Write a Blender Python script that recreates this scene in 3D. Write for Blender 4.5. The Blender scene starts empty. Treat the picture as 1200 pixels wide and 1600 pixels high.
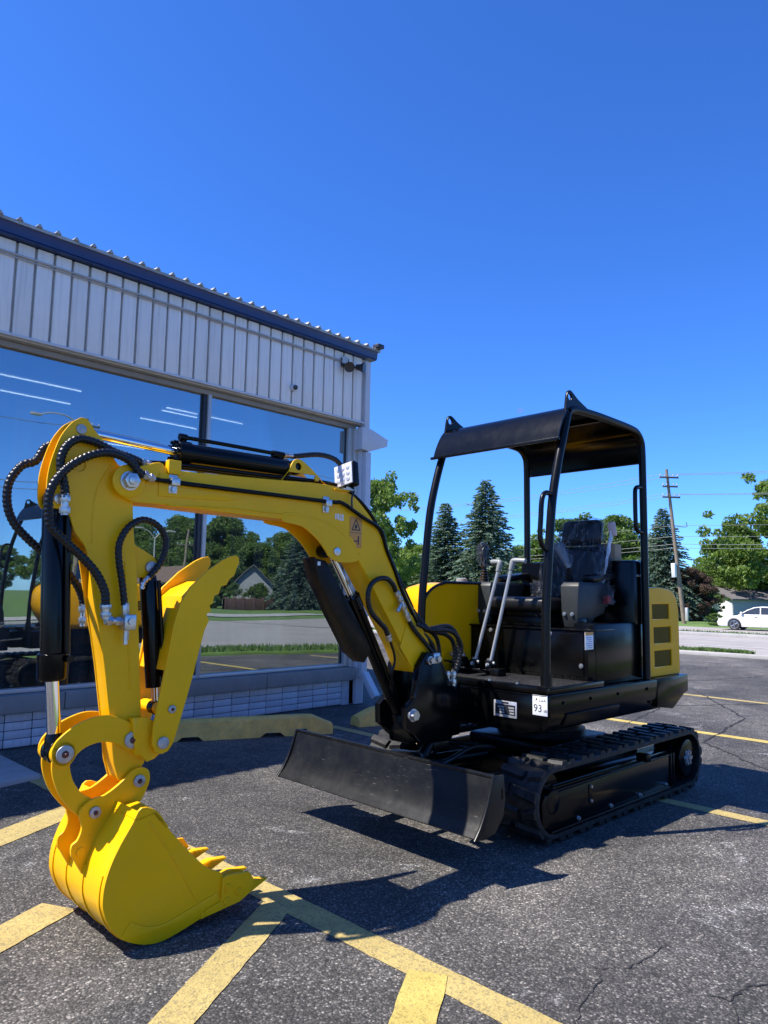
import bpy, bmesh, math, random
import numpy as np
from mathutils import Vector, Matrix, Quaternion
R = math.radians
random.seed(4)
scene = bpy.context.scene
COL = scene.collection

# ------------------------------------------------------------------ camera, sky, sun, exposure
# world axes: X runs along the shop wall to the right, Y into the building, Z up; camera stands over (0, 0)
cam_d = bpy.data.cameras.new('camera')
cam = bpy.data.objects.new('camera', cam_d)
COL.objects.link(cam)
PITCH, ROLL, HEAD = math.atan(127 / 1135), R(0.98), R(46)
fw0 = Vector((math.sin(HEAD), math.cos(HEAD), 0))
rt0 = Vector((math.cos(HEAD), -math.sin(HEAD), 0))
up0 = Vector((0, 0, 1))
fw = fw0 * math.cos(PITCH) + up0 * math.sin(PITCH)
upp = up0 * math.cos(PITCH) - fw0 * math.sin(PITCH)
rt = rt0 * math.cos(ROLL) + upp * math.sin(ROLL)
up = upp * math.cos(ROLL) - rt0 * math.sin(ROLL)
cam.matrix_world = Matrix(((rt.x, up.x, -fw.x, 0), (rt.y, up.y, -fw.y, 0), (rt.z, up.z, -fw.z, 1.2), (0, 0, 0, 1)))
cam_d.sensor_fit = 'VERTICAL'
cam_d.sensor_height = 24.0
cam_d.lens = 1135 / 1600 * 24.0
cam_d.clip_start = 0.05
cam_d.clip_end = 3000
scene.camera = cam

SUN = Vector((-0.587, 0.391, 1.0)).normalized()
world = bpy.data.worlds.new('World')
scene.world = world
world.use_nodes = True
nt = world.node_tree
nt.nodes.clear()
wo = nt.nodes.new('ShaderNodeOutputWorld')
bg = nt.nodes.new('ShaderNodeBackground')
sky = nt.nodes.new('ShaderNodeTexSky')
sky.sky_type = 'NISHITA'
sky.sun_disc = False
sky.sun_elevation = math.asin(SUN.z)
sky.sun_rotation = math.atan2(SUN.x, SUN.y)
sky.air_density = 0.75
sky.dust_density = 0.25
sky.ozone_density = 4.0
hs = nt.nodes.new('ShaderNodeHueSaturation')
hs.inputs['Saturation'].default_value = 1.12
hs.inputs['Value'].default_value = 1.0
nt.links.new(sky.outputs[0], hs.inputs['Color'])
tint = nt.nodes.new('ShaderNodeMix')
tint.data_type = 'RGBA'; tint.blend_type = 'MULTIPLY'
tint.inputs[0].default_value = 1.0
tint.inputs[7].default_value = (0.53, 0.875, 1.42, 1)
nt.links.new(hs.outputs[0], tint.inputs[6])
nt.links.new(tint.outputs[2], bg.inputs[0])
bg.inputs[1].default_value = 0.115
nt.links.new(bg.outputs[0], wo.inputs[0])

sun_d = bpy.data.lights.new('sun', 'SUN')
sun_d.energy = 4.9
sun_d.angle = R(0.53)
sun_d.color = (1.0, 0.94, 0.85)
sun = bpy.data.objects.new('sun', sun_d)
COL.objects.link(sun)
sun.rotation_euler = (-SUN).to_track_quat('-Z', 'Y').to_euler()

scene.view_settings.view_transform = 'Standard'
scene.view_settings.look = 'None'
scene.view_settings.gamma = 1.0
scene.view_settings.use_curve_mapping = False
scene.view_settings.exposure = 0.85
scene.render.engine = 'CYCLES'

# ------------------------------------------------------------------ helpers
def tag(o, label=None, cat=None, group=None, kind=None):
    if label: o['label'] = label
    if cat: o['category'] = cat
    if group: o['group'] = group
    if kind: o['kind'] = kind
    return o

def empty(name, loc=(0, 0, 0), rz=0.0, label=None, cat=None, group=None, parent=None):
    o = bpy.data.objects.new(name, None)
    COL.objects.link(o)
    o.location = loc
    o.rotation_euler = (0, 0, rz)
    o.empty_display_size = 0.1
    if parent: o.parent = parent
    return tag(o, label, cat, group)

def link(name, me, mat, parent=None, sm=35):
    if mat:
        me.materials.clear()
        me.materials.append(mat)
    if sm and len(me.polygons):
        me.polygons.foreach_set('use_smooth', [True] * len(me.polygons))
        me.set_sharp_from_angle(angle=R(sm))
    o = bpy.data.objects.new(name, me)
    COL.objects.link(o)
    if parent: o.parent = parent
    return o

def copy(o, parent=None):
    c = o.copy()
    COL.objects.link(c)
    if parent: c.parent = parent
    return c

def copy_tree(o, parent=None):
    c = copy(o, parent)
    for ch in list(o.children):
        copy_tree(ch, c)
    return c

def frame(d):
    d = Vector(d).normalized()
    a = Vector((0, 0, 1)) if abs(d.z) < 0.9 else Vector((1, 0, 0))
    x = a.cross(d).normalized()
    return x, d.cross(x).normalized(), d

class MB:
    def __init__(s): s.bm = bmesh.new()
    def _bev(s, fs, bev, seg=2):
        if bev > 0:
            es = list({e for f in fs for e in f.edges})
            bmesh.ops.bevel(s.bm, geom=es, offset=bev, segments=seg, affect='EDGES', profile=0.5)
    def box(s, lo, hi, bev=0.0, rot=None, seg=2):
        lo, hi = Vector(lo), Vector(hi)
        vs = [s.bm.verts.new((x, y, z)) for z in (lo.z, hi.z) for y in (lo.y, hi.y) for x in (lo.x, hi.x)]
        fs = [s.bm.faces.new([vs[i] for i in q]) for q in ((0, 2, 3, 1), (4, 5, 7, 6), (0, 1, 5, 4), (2, 6, 7, 3), (0, 4, 6, 2), (1, 3, 7, 5))]
        if rot is not None:
            c = (lo + hi) / 2
            bmesh.ops.rotate(s.bm, verts=vs, cent=c, matrix=rot)
        s._bev(fs, bev, seg)
        return s
    def cyl(s, p0, p1, r0, r1=None, n=24, bev=0.0):
        p0, p1 = Vector(p0), Vector(p1)
        r1 = r0 if r1 is None else r1
        x, y, d = frame(p1 - p0)
        A = [s.bm.verts.new(p0 + (x * math.cos(t) + y * math.sin(t)) * r0) for t in (2 * math.pi * i / n for i in range(n))]
        B = [s.bm.verts.new(p1 + (x * math.cos(t) + y * math.sin(t)) * r1) for t in (2 * math.pi * i / n for i in range(n))]
        for i in range(n):
            j = (i + 1) % n
            s.bm.faces.new((A[i], A[j], B[j], B[i]))
        ca, cb = s.bm.faces.new(A[::-1]), s.bm.faces.new(B)
        if bev:
            bmesh.ops.bevel(s.bm, geom=list(ca.edges) + list(cb.edges), offset=bev, segments=2, affect='EDGES', profile=0.5)
        return s
    def lathe(s, p0, p1, prof, n=24):
        """prof: (distance along, radius) pairs from p0 towards p1"""
        p0 = Vector(p0)
        x, y, d = frame(Vector(p1) - p0)
        rings = []
        for (h, r) in prof:
            rings.append([s.bm.verts.new(p0 + d * h + (x * math.cos(t) + y * math.sin(t)) * max(r, 1e-4)) for t in (2 * math.pi * i / n for i in range(n))])
        for a, b in zip(rings, rings[1:]):
            for i in range(n):
                j = (i + 1) % n
                s.bm.faces.new((a[i], a[j], b[j], b[i]))
        s.bm.faces.new(rings[0][::-1]); s.bm.faces.new(rings[-1])
        return s
    def prism(s, pts, axis, a, b, bev=0.0, seg=2):
        """closed 2-D outline extruded along an axis: 'y' takes (x, z) pairs, 'z' (x, y), 'x' (y, z)"""
        def P(u, v, w):
            return {'y': (u, w, v), 'z': (u, v, w), 'x': (w, u, v)}[axis]
        A = [s.bm.verts.new(P(u, v, a)) for u, v in pts]
        B = [s.bm.verts.new(P(u, v, b)) for u, v in pts]
        n = len(pts)
        fs = [s.bm.faces.new(A), s.bm.faces.new(B[::-1])]
        for i in range(n):
            j = (i + 1) % n
            fs.append(s.bm.faces.new((A[j], A[i], B[i], B[j])))
        bmesh.ops.recalc_face_normals(s.bm, faces=fs)
        if bev:
            es = list({e for f in fs[:2] for e in f.edges})
            bmesh.ops.bevel(s.bm, geom=es, offset=bev, segments=seg, affect='EDGES', profile=0.5)
        return s
    def ball(s, c, r, n=16, sc=(1, 1, 1)):
        g = bmesh.ops.create_uvsphere(s.bm, u_segments=n, v_segments=n // 2 + 1, radius=r)
        for v in g['verts']:
            v.co = Vector(c) + Vector((v.co.x * sc[0], v.co.y * sc[1], v.co.z * sc[2]))
        return s
    def tube(s, pts, r, n=10, res=8, ribs=0.0, pitch=0.02, closed=False):
        P = catmull(pts, res) if len(pts) > 2 else [Vector(p) for p in pts]
        if ribs:
            P = resample(P, pitch / 5)
        L = 0.0
        rings = []
        x = y = None
        for i, p in enumerate(P):
            d = (P[min(i + 1, len(P) - 1)] - P[max(i - 1, 0)]).normalized()
            if x is None: x, y, _ = frame(d)
            else:
                x = (x - d * x.dot(d)).normalized(); y = d.cross(x)
            if i: L += (p - P[i - 1]).length
            rr = r * (1 + ribs * math.sin(2 * math.pi * L / pitch)) if ribs else r
            rings.append([s.bm.verts.new(p + (x * math.cos(t) + y * math.sin(t)) * rr) for t in (2 * math.pi * k / n for k in range(n))])
        for a, b in zip(rings, rings[1:]):
            for i in range(n):
                j = (i + 1) % n
                s.bm.faces.new((a[i], a[j], b[j], b[i]))
        s.bm.faces.new(rings[0][::-1]); s.bm.faces.new(rings[-1])
        return s
    def build(s, name, mat, parent=None, sm=35, label=None):
        me = bpy.data.meshes.new(name)
        bmesh.ops.recalc_face_normals(s.bm, faces=s.bm.faces[:])
        s.bm.to_mesh(me)
        s.bm.free()
        o = link(name, me, mat, parent, sm)
        if label: o['label'] = label
        return o

def catmull(pts, res=8):
    P = [Vector(p) for p in pts]
    P = [P[0] * 2 - P[1]] + P + [P[-1] * 2 - P[-2]]
    out = []
    for i in range(1, len(P) - 2):
        a, b, c, d = P[i - 1:i + 3]
        for k in range(res):
            t = k / res
            out.append(0.5 * ((2 * b) + (c - a) * t + (2 * a - 5 * b + 4 * c - d) * t * t + (3 * b - a - 3 * c + d) * t ** 3))
    out.append(P[-2])
    return out

def resample(P, step):
    out = [P[0]]
    acc = 0.0
    for a, b in zip(P, P[1:]):
        L = (b - a).length
        if L < 1e-9: continue
        t = step - acc
        while t <= L:
            out.append(a + (b - a) * (t / L)); t += step
        acc = L - (t - step)
    return out

def smooth2(pts, res=4, closed=True):
    n = len(pts)
    out = []
    for i in range(n):
        a, b, c, d = [Vector(pts[(i + k) % n]) for k in (-1, 0, 1, 2)]
        for k in range(res):
            t = k / res
            out.append(0.5 * ((2 * b) + (c - a) * t + (2 * a - 5 * b + 4 * c - d) * t * t + (3 * b - a - 3 * c + d) * t ** 3))
    return [(v.x, v.y) for v in out]

def circ(c, r, n=24):
    return [(c[0] + r * math.cos(2 * math.pi * i / n), c[1] + r * math.sin(2 * math.pi * i / n)) for i in range(n)]

def plate(name, pts, y0, y1, mat, parent=None, holes=(), bev=0.003, axis='y', sm=35):
    """flat plate with real holes: outline extruded between y0 and y1 with rounded edges"""
    cu = bpy.data.curves.new(name, 'CURVE')
    cu.dimensions = '2D'
    cu.fill_mode = 'BOTH'
    for loop in [pts] + list(holes):
        sp = cu.splines.new('POLY')
        sp.points.add(len(loop) - 1)
        for p, (x, z) in zip(sp.points, loop): p.co = (x, z, 0, 1)
        sp.use_cyclic_u = True
    h = abs(y1 - y0) / 2
    bev = min(bev, h * 0.8)
    cu.extrude = h - bev
    cu.bevel_depth = bev
    cu.bevel_resolution = 1
    cu.offset = -bev
    tmp = bpy.data.objects.new('tmp', cu)
    me = bpy.data.meshes.new_from_object(tmp)
    bpy.data.objects.remove(tmp)
    ym = (y0 + y1) / 2
    for v in me.vertices:
        x, z, w = v.co
        v.co = (x, ym - w, z) if axis == 'y' else ((x, z, ym + w) if axis == 'z' else (ym + w, x, z))
    me.name = name
    return link(name, me, mat, parent, sm)

def text_mesh(name, txt, size, mat, parent, M, depth=0.0005, align='LEFT'):
    cu = bpy.data.curves.new(name, 'FONT')
    cu.body = txt
    cu.size = size
    cu.extrude = depth
    cu.align_x = align
    tmp = bpy.data.objects.new('tmp', cu)
    me = bpy.data.meshes.new_from_object(tmp)
    bpy.data.objects.remove(tmp)
    me.transform(M)
    return link(name, me, mat, parent, 0)

# ------------------------------------------------------------------ materials
def mat_new(name):
    m = bpy.data.materials.new(name)
    m.use_nodes = True
    n = m.node_tree
    b = n.nodes['Principled BSDF']
    return m, n, b

def N(n, t, **kw):
    x = n.nodes.new(t)
    for k, v in kw.items():
        if k in x.inputs: x.inputs[k].default_value = v
        else: setattr(x, k, v)
    return x

def ramp(n, src, stops):
    r = n.nodes.new('ShaderNodeValToRGB')
    cr = r.color_ramp
    while len(cr.elements) > 1: cr.elements.remove(cr.elements[-1])
    cr.elements[0].position, cr.elements[0].color = stops[0][0], (*stops[0][1], 1)
    for p, c in stops[1:]:
        e = cr.elements.new(p); e.color = (*c, 1)
    n.links.new(src, r.inputs[0])
    return r.outputs[0]

def mixc(n, fac, a, b, mode='MIX'):
    x = n.nodes.new('ShaderNodeMix')
    x.data_type = 'RGBA'; x.blend_type = mode
    for sock, v in ((x.inputs[0], fac), (x.inputs[6], a), (x.inputs[7], b)):
        if hasattr(v, 'links'): n.links.new(v, sock)
        else: sock.default_value = v if isinstance(v, float) else (*v, 1)
    return x.outputs[2]

def ocoord(n):
    return n.nodes.new('ShaderNodeTexCoord').outputs['Object']

def noise(n, co, scale, detail=4.0, rough=0.5, dist=0.0):
    x = N(n, 'ShaderNodeTexNoise', Scale=scale, Detail=detail, Roughness=rough, Distortion=dist)
    n.links.new(co, x.inputs['Vector'])
    return x.outputs['Fac']

def paint(name, col, rough=0.35, coat=0.0, metal=0.0, var=0.12, dust=0.0, dcol=(0.25, 0.23, 0.2), bump=0.0, bscale=60.0, scale=6.0, spec=0.5, rvar=0.12):
    m, n, b = mat_new(name)
    co = ocoord(n)
    f = noise(n, co, scale, 5.0, 0.6)
    lo = tuple(c * (1 - var) for c in col); hi = tuple(min(1, c * (1 + var)) for c in col)
    c = ramp(n, f, [(0.3, lo), (0.7, hi)])
    if dust:
        g = noise(n, co, scale * 3.1, 8.0, 0.7)
        gm = ramp(n, g, [(0.45, (0, 0, 0)), (0.8, (dust, dust, dust))])
        c = mixc(n, gm, c, dcol)
    n.links.new(c, b.inputs['Base Color'])
    rr = N(n, 'ShaderNodeMapRange'); rr.inputs[3].default_value = max(0.02, rough - rvar); rr.inputs[4].default_value = rough + rvar
    n.links.new(noise(n, co, scale * 2.3, 6.0, 0.65), rr.inputs[0])
    n.links.new(rr.outputs[0], b.inputs['Roughness'])
    b.inputs['Metallic'].default_value = metal
    b.inputs['Coat Weight'].default_value = coat
    b.inputs['Coat Roughness'].default_value = 0.08
    b.inputs['Specular IOR Level'].default_value = spec
    if bump:
        bp = N(n, 'ShaderNodeBump', Strength=bump, Distance=0.002)
        n.links.new(noise(n, co, bscale, 5.0, 0.6), bp.inputs['Height'])
        n.links.new(bp.outputs[0], b.inputs['Normal'])
    return m

M = {}
M['yellow'] = paint('yellow_paint', (0.90, 0.46, 0.003), 0.32, coat=0.0, var=0.06, dust=0.10, dcol=(0.5, 0.36, 0.1), bump=0.05, bscale=25, spec=0.22, scale=3.5)
M['hood'] = paint('hood_yellow', (0.80, 0.38, 0.003), 0.22, coat=0.0, spec=0.10, var=0.03, dust=0.0, dcol=(0.5, 0.36, 0.1))
M['black'] = paint('black_paint', (0.0022, 0.0022, 0.0025), 0.19, coat=0.0, var=0.2, dust=0.03, dcol=(0.02, 0.019, 0.018), spec=0.22, rvar=0.07)
M['satin'] = paint('satin_black', (0.003, 0.003, 0.0033), 0.30, var=0.2, dust=0.05, dcol=(0.03, 0.029, 0.027), bump=0.08, spec=0.22)
M['blade'] = paint('dusty_blade_black', (0.006, 0.006, 0.0058), 0.34, spec=0.3, var=0.25, dust=0.22, dcol=(0.05, 0.047, 0.042), bump=0.15, scale=4)
M['rubber'] = paint('hose_rubber', (0.006, 0.006, 0.0065), 0.36, var=0.2, spec=0.4)
M['track'] = paint('track_rubber', (0.007, 0.007, 0.0075), 0.5, var=0.3, dust=0.5, spec=0.35, dcol=(0.085, 0.08, 0.072), bump=0.3, scale=9)
M['steel'] = paint('zinc_steel', (0.55, 0.55, 0.54), 0.33, metal=0.9, var=0.12, scale=30)
M['chrome'] = paint('chrome_rod', (0.75, 0.76, 0.78), 0.08, metal=1.0, var=0.02, rvar=0.03)
M['pin'] = paint('worn_pin', (0.42, 0.41, 0.39), 0.5, metal=0.6, var=0.2, dust=0.3, dcol=(0.3, 0.28, 0.25), scale=40)
M['grease'] = paint('grease_cap', (0.09, 0.02, 0.015), 0.5)
M['console'] = paint('console_grey', (0.019, 0.022, 0.022), 0.5, var=0.06, bump=0.15, bscale=300)
M['vinyl'] = paint('seat_vinyl', (0.008, 0.008, 0.009), 0.34, spec=0.35, var=0.1, bump=0.12, bscale=200)
M['lever'] = paint('lever_silver', (0.50, 0.50, 0.50), 0.35, metal=0.55, var=0.05)
M['grip'] = paint('grip_grey', (0.22, 0.23, 0.23), 0.45, var=0.08)
M['white_sticker'] = paint('white_sticker', (0.78, 0.78, 0.77), 0.4, var=0.02)
M['print'] = paint('dark_print', (0.015, 0.015, 0.02), 0.5, var=0.1)
M['blue_print'] = paint('blue_print', (0.25, 0.33, 0.55), 0.5, var=0.1)
M['orange'] = paint('orange_decal', (0.62, 0.27, 0.05), 0.4, var=0.05)
M['silver_plate'] = paint('silver_plate', (0.55, 0.55, 0.57), 0.35, metal=0.5, var=0.05)
M['card'] = paint('cardboard', (0.42, 0.30, 0.19), 0.8, var=0.08)
M['belt'] = paint('belt_sleeve', (0.74, 0.74, 0.76), 0.45, var=0.06, bump=0.5, bscale=60)
M['belt_pink'] = paint('belt_label', (0.62, 0.45, 0.42), 0.5)
M['red'] = paint('red_buckle', (0.4, 0.03, 0.02), 0.4)
M['mesh_vent'] = paint('vent_mesh', (0.14, 0.085, 0.006), 0.6, var=0.3, scale=120, spec=0.08)

def scratch_mat(m):
    n = m.node_tree; b = n.nodes['Principled BSDF']
    co = ocoord(n)
    mp = N(n, 'ShaderNodeMapping'); mp.inputs['Rotation'].default_value = (0.9, 0.0, 0.0); mp.inputs['Scale'].default_value = (1.0, 3.0, 26.0)
    n.links.new(co, mp.inputs[0])
    g = ramp(n, noise(n, mp.outputs[0], 5.0, 3.0, 0.6), [(0.62, (0, 0, 0)), (0.70, (0.6, 0.6, 0.6))])
    k = ramp(n, noise(n, co, 3.0, 3.0, 0.6), [(0.46, (0, 0, 0)), (0.60, (1, 1, 1))])
    f = mixc(n, 1.0, g, k, 'MULTIPLY')
    old = b.inputs['Base Color'].links[0].from_socket
    n.links.new(mixc(n, f, old, (0.16, 0.155, 0.145)), b.inputs['Base Color'])
scratch_mat(M['blade'])

def vary(m, amt):
    n = m.node_tree; b = n.nodes['Principled BSDF']
    oi = n.nodes.new('ShaderNodeObjectInfo')
    old = b.inputs['Base Color'].links[0].from_socket
    r = ramp(n, oi.outputs['Random'], [(0.0, (1 - amt,) * 3), (1.0, (1 + amt * 0.4,) * 3)])
    # rain streaks running down
    co = ocoord(n)
    mp = N(n, 'ShaderNodeMapping'); mp.inputs['Scale'].default_value = (38.0, 38.0, 1.2)
    n.links.new(co, mp.inputs[0])
    ad = N(n, 'ShaderNodeVectorMath', operation='ADD'); n.links.new(mp.outputs[0], ad.inputs[0])
    cb = N(n, 'ShaderNodeCombineXYZ'); ml = N(n, 'ShaderNodeMath', operation='MULTIPLY'); ml.inputs[1].default_value = 57.0
    n.links.new(oi.outputs['Random'], ml.inputs[0]); n.links.new(ml.outputs[0], cb.inputs[0]); n.links.new(cb.outputs[0], ad.inputs[1])
    s = ramp(n, noise(n, ad.outputs[0], 1.0, 4.0, 0.65), [(0.50, (1, 1, 1)), (0.78, (0.78, 0.77, 0.75))])
    n.links.new(mixc(n, 1.0, mixc(n, 1.0, old, r, 'MULTIPLY'), s, 'MULTIPLY'), b.inputs['Base Color'])

def lampface():
    m, n, b = mat_new('lamp_face')
    co = ocoord(n)
    v = N(n, 'ShaderNodeTexVoronoi', Scale=70.0)
    n.links.new(co, v.inputs['Vector'])
    c = ramp(n, v.outputs['Distance'], [(0.1, (0.30, 0.31, 0.31)), (0.35, (0.62, 0.62, 0.62))])
    n.links.new(c, b.inputs['Base Color']); b.inputs['Roughness'].default_value = 0.12
    return m
M['lampface'] = lampface()

def film():
    m, n, b = mat_new('clear_film')
    out = n.nodes['Material Output']
    co = ocoord(n)
    tr = N(n, 'ShaderNodeBsdfTransparent'); tr.inputs[0].default_value = (0.90, 0.91, 0.94, 1)
    b.inputs['Base Color'].default_value = (0.13, 0.14, 0.16, 1)
    b.inputs['Roughness'].default_value = 0.2
    b.inputs['Specular IOR Level'].default_value = 0.6
    mp = N(n, 'ShaderNodeMapping'); mp.inputs['Scale'].default_value = (1.0, 1.6, 0.7); mp.inputs['Rotation'].default_value = (0.6, 0.2, 0.3)
    n.links.new(co, mp.inputs[0])
    bp = N(n, 'ShaderNodeBump', Strength=0.8, Distance=0.03)
    n.links.new(noise(n, mp.outputs[0], 7, 3.0, 0.5, 2.2), bp.inputs['Height'])
    n.links.new(bp.outputs[0], b.inputs['Normal'])
    f = ramp(n, noise(n, mp.outputs[0], 9, 4.0, 0.55, 2.6), [(0.40, (0.05, 0.05, 0.05)), (0.54, (0.14, 0.14, 0.14)), (0.61, (0.50, 0.50, 0.50)), (0.66, (0.14, 0.14, 0.14))])
    mx = N(n, 'ShaderNodeMixShader')
    n.links.new(f, mx.inputs[0]); n.links.new(tr.outputs[0], mx.inputs[1]); n.links.new(b.outputs[0], mx.inputs[2])
    n.links.new(mx.outputs[0], out.inputs['Surface'])
    return m
M['film'] = film()

def glass():
    m, n, b = mat_new('shop_glass')
    out = n.nodes['Material Output']
    co = ocoord(n)
    tr = N(n, 'ShaderNodeBsdfTransparent'); tr.inputs[0].default_value = (0.42, 0.48, 0.52, 1)
    gl = N(n, 'ShaderNodeBsdfGlossy'); gl.inputs['Color'].default_value = (0.78, 0.86, 0.84, 1); gl.inputs['Roughness'].default_value = 0.0
    bp = N(n, 'ShaderNodeBump', Strength=0.022, Distance=0.05)
    n.links.new(noise(n, co, 1.6, 1.0, 0.4), bp.inputs['Height'])
    n.links.new(bp.outputs[0], gl.inputs['Normal'])
    df = N(n, 'ShaderNodeBsdfDiffuse'); df.inputs[0].default_value = (0.4, 0.4, 0.4, 1)
    mp = N(n, 'ShaderNodeMapping'); mp.inputs['Scale'].default_value = (7.0, 1.0, 0.5)
    n.links.new(co, mp.inputs[0])
    dirt = ramp(n, noise(n, mp.outputs[0], 1.5, 6.0, 0.7), [(0.4, (0.012, 0.012, 0.012)), (0.8, (0.11, 0.11, 0.11))])
    fr = N(n, 'ShaderNodeFresnel', IOR=1.6)
    ad = N(n, 'ShaderNodeMath', operation='ADD'); ad.use_clamp = True
    n.links.new(fr.outputs[0], ad.inputs[0]); ad.inputs[1].default_value = 0.36
    mx = N(n, 'ShaderNodeMixShader')
    n.links.new(ad.outputs[0], mx.inputs[0]); n.links.new(tr.outputs[0], mx.inputs[1]); n.links.new(gl.outputs[0], mx.inputs[2])
    m2 = N(n, 'ShaderNodeMixShader')
    n.links.new(dirt, m2.inputs[0]); n.links.new(mx.outputs[0], m2.inputs[1]); n.links.new(df.outputs[0], m2.inputs[2])
    n.links.new(m2.outputs[0], out.inputs['Surface'])
    return m
M['glass'] = glass()

def asphalt():
    m, n, b = mat_new('asphalt')
    co = ocoord(n)
    b1_, b2_ = noise(n, co, 0.42, 6.0, 0.66, 0.6), noise(n, co, 1.9, 5.0, 0.65, 0.3)
    big = N(n, 'ShaderNodeMath', operation='MULTIPLY_ADD'); n.links.new(b2_, big.inputs[0]); big.inputs[1].default_value = 0.35
    bb = N(n, 'ShaderNodeMath', operation='MULTIPLY_ADD'); n.links.new(b1_, bb.inputs[0]); bb.inputs[1].default_value = 1.25; bb.inputs[2].default_value = -0.30
    n.links.new(bb.outputs[0], big.inputs[2])
    big = big.outputs[0]
    base = ramp(n, big, [(0.28, (0.066, 0.063, 0.059)), (0.46, (0.105, 0.099, 0.091)), (0.60, (0.155, 0.145, 0.131)), (0.75, (0.25, 0.232, 0.206))])
    mid = ramp(n, noise(n, co, 7.0, 6.0, 0.7), [(0.3, (0.75, 0.75, 0.75)), (0.7, (1.25, 1.25, 1.25))])
    base = mixc(n, 1.0, base, mid, 'MULTIPLY')
    v = N(n, 'ShaderNodeTexVoronoi', Scale=135.0)
    n.links.new(co, v.inputs['Vector'])
    sep = N(n, 'ShaderNodeSeparateColor'); n.links.new(v.outputs['Color'], sep.inputs[0])
    stone = ramp(n, sep.outputs[0], [(0.0, (0.45, 0.45, 0.45)), (0.6, (0.95, 0.94, 0.93)), (0.82, (1.35, 1.33, 1.3)), (0.93, (2.0, 1.95, 1.88)), (1.0, (3.3, 3.2, 3.05))])
    edge = ramp(n, v.outputs['Distance'], [(0.25, (1, 1, 1)), (0.62, (0.5, 0.5, 0.5))])
    stone = mixc(n, 1.0, stone, edge, 'MULTIPLY')
    c = mixc(n, 1.0, base, stone, 'MULTIPLY')
    # pale scuffs
    sc = ramp(n, noise(n, co, 2.3, 9.0, 0.78, 0.8), [(0.58, (0, 0, 0)), (0.74, (0.55, 0.55, 0.55))])
    c = mixc(n, sc, c, mixc(n, 0.5, stone, (0.24, 0.23, 0.215), 'MULTIPLY'))
    # dark sealed stains
    st = ramp(n, noise(n, co, 0.9, 4.0, 0.6, 1.2), [(0.62, (0, 0, 0)), (0.7, (0.5, 0.5, 0.5))])
    c = mixc(n, st, c, (0.035, 0.035, 0.038))
    n.links.new(c, b.inputs['Base Color'])
    b.inputs['Roughness'].default_value = 0.8
    b.inputs['Specular IOR Level'].default_value = 0.35
    bp = N(n, 'ShaderNodeBump', Strength=0.8, Distance=0.004)
    iv = N(n, 'ShaderNodeMath', operation='SUBTRACT'); iv.inputs[0].default_value = 1.0
    n.links.new(v.outputs['Distance'], iv.inputs[1])
    n.links.new(iv.outputs[0], bp.inputs['Height'])
    n.links.new(bp.outputs[0], b.inputs['Normal'])
    return m
M['asphalt'] = asphalt()

def stripe(name, col, wear=0.5):
    m, n, b = mat_new(name)
    co = ocoord(n)
    v = N(n, 'ShaderNodeTexVoronoi', Scale=135.0)
    n.links.new(co, v.inputs['Vector'])
    sep = N(n, 'ShaderNodeSeparateColor'); n.links.new(v.outputs['Color'], sep.inputs[0])
    f1 = ramp(n, sep.outputs[1], [(0.0, (0.70, 0.70, 0.70)), (0.35, (1, 1, 1))])
    c = mixc(n, 1.0, ramp(n, noise(n, co, 5.0, 5.0, 0.7), [(0.3, tuple(x * 0.8 for x in col)), (0.7, tuple(x * 1.12 for x in col))]), f1, 'MULTIPLY')
    w = ramp(n, noise(n, co, 55.0, 6.0, 0.8, 0.3), [(wear, (0, 0, 0)), (wear + 0.14, (0.8, 0.8, 0.8))])
    c = mixc(n, w, c, (0.10, 0.092, 0.08))
    n.links.new(c, b.inputs['Base Color'])
    b.inputs['Roughness'].default_value = 0.75
    bp = N(n, 'ShaderNodeBump', Strength=0.5, Distance=0.003)
    n.links.new(v.outputs['Distance'], bp.inputs['Height'])
    n.links.new(bp.outputs[0], b.inputs['Normal'])
    return m
M['stripe'] = stripe('worn_yellow_line', (0.44, 0.335, 0.115), 0.52)
M['stripe2'] = stripe('fresh_yellow_line', (0.50, 0.38, 0.095), 0.57)
M['whiteline'] = stripe('white_line', (0.6, 0.6, 0.58), 0.6)

M['concrete_road'] = paint('concrete_road', (0.30, 0.275, 0.25), 0.85, var=0.12, scale=0.6, bump=0.2)
M['concrete'] = paint('concrete', (0.36, 0.345, 0.32), 0.85, var=0.15, scale=3, dust=0.3, dcol=(0.16, 0.15, 0.14), bump=0.3)
M['sill'] = paint('sill_concrete', (0.235, 0.22, 0.20), 0.85, var=0.12, scale=4, dust=0.3, dcol=(0.33, 0.32, 0.30), bump=0.4)
M['block'] = paint('yellow_block', (0.78, 0.47, 0.11), 0.8, var=0.2, scale=9, dust=0.5, dcol=(0.32, 0.25, 0.16), bump=0.6, bscale=40)
M['siding'] = paint('white_siding', (0.82, 0.765, 0.71), 0.55, var=0.04, scale=2.2, dust=0.12, dcol=(0.45, 0.44, 0.43), bump=0.05, bscale=12)
vary(M['siding'], 0.09)
M['batten'] = paint('siding_gap', (0.56, 0.55, 0.54), 0.7, var=0.1)
M['trim'] = paint('white_trim', (0.56, 0.56, 0.58), 0.5, var=0.05, dust=0.12, dcol=(0.4, 0.39, 0.37))
M['fascia'] = paint('blue_fascia', (0.005, 0.026, 0.120), 0.42, var=0.12, scale=3, dust=0.1, dcol=(0.03, 0.06, 0.16))
M['roofmetal'] = paint('roof_metal', (0.36, 0.36, 0.35), 0.55, var=0.3, scale=8, metal=0.2, dust=0.5, dcol=(0.1, 0.1, 0.1))
M['frame'] = paint('window_frame', (0.54, 0.51, 0.47), 0.45, var=0.08, metal=0.4)
M['soffit'] = paint('brown_soffit', (0.27, 0.22, 0.17), 0.6, var=0.1)
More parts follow.
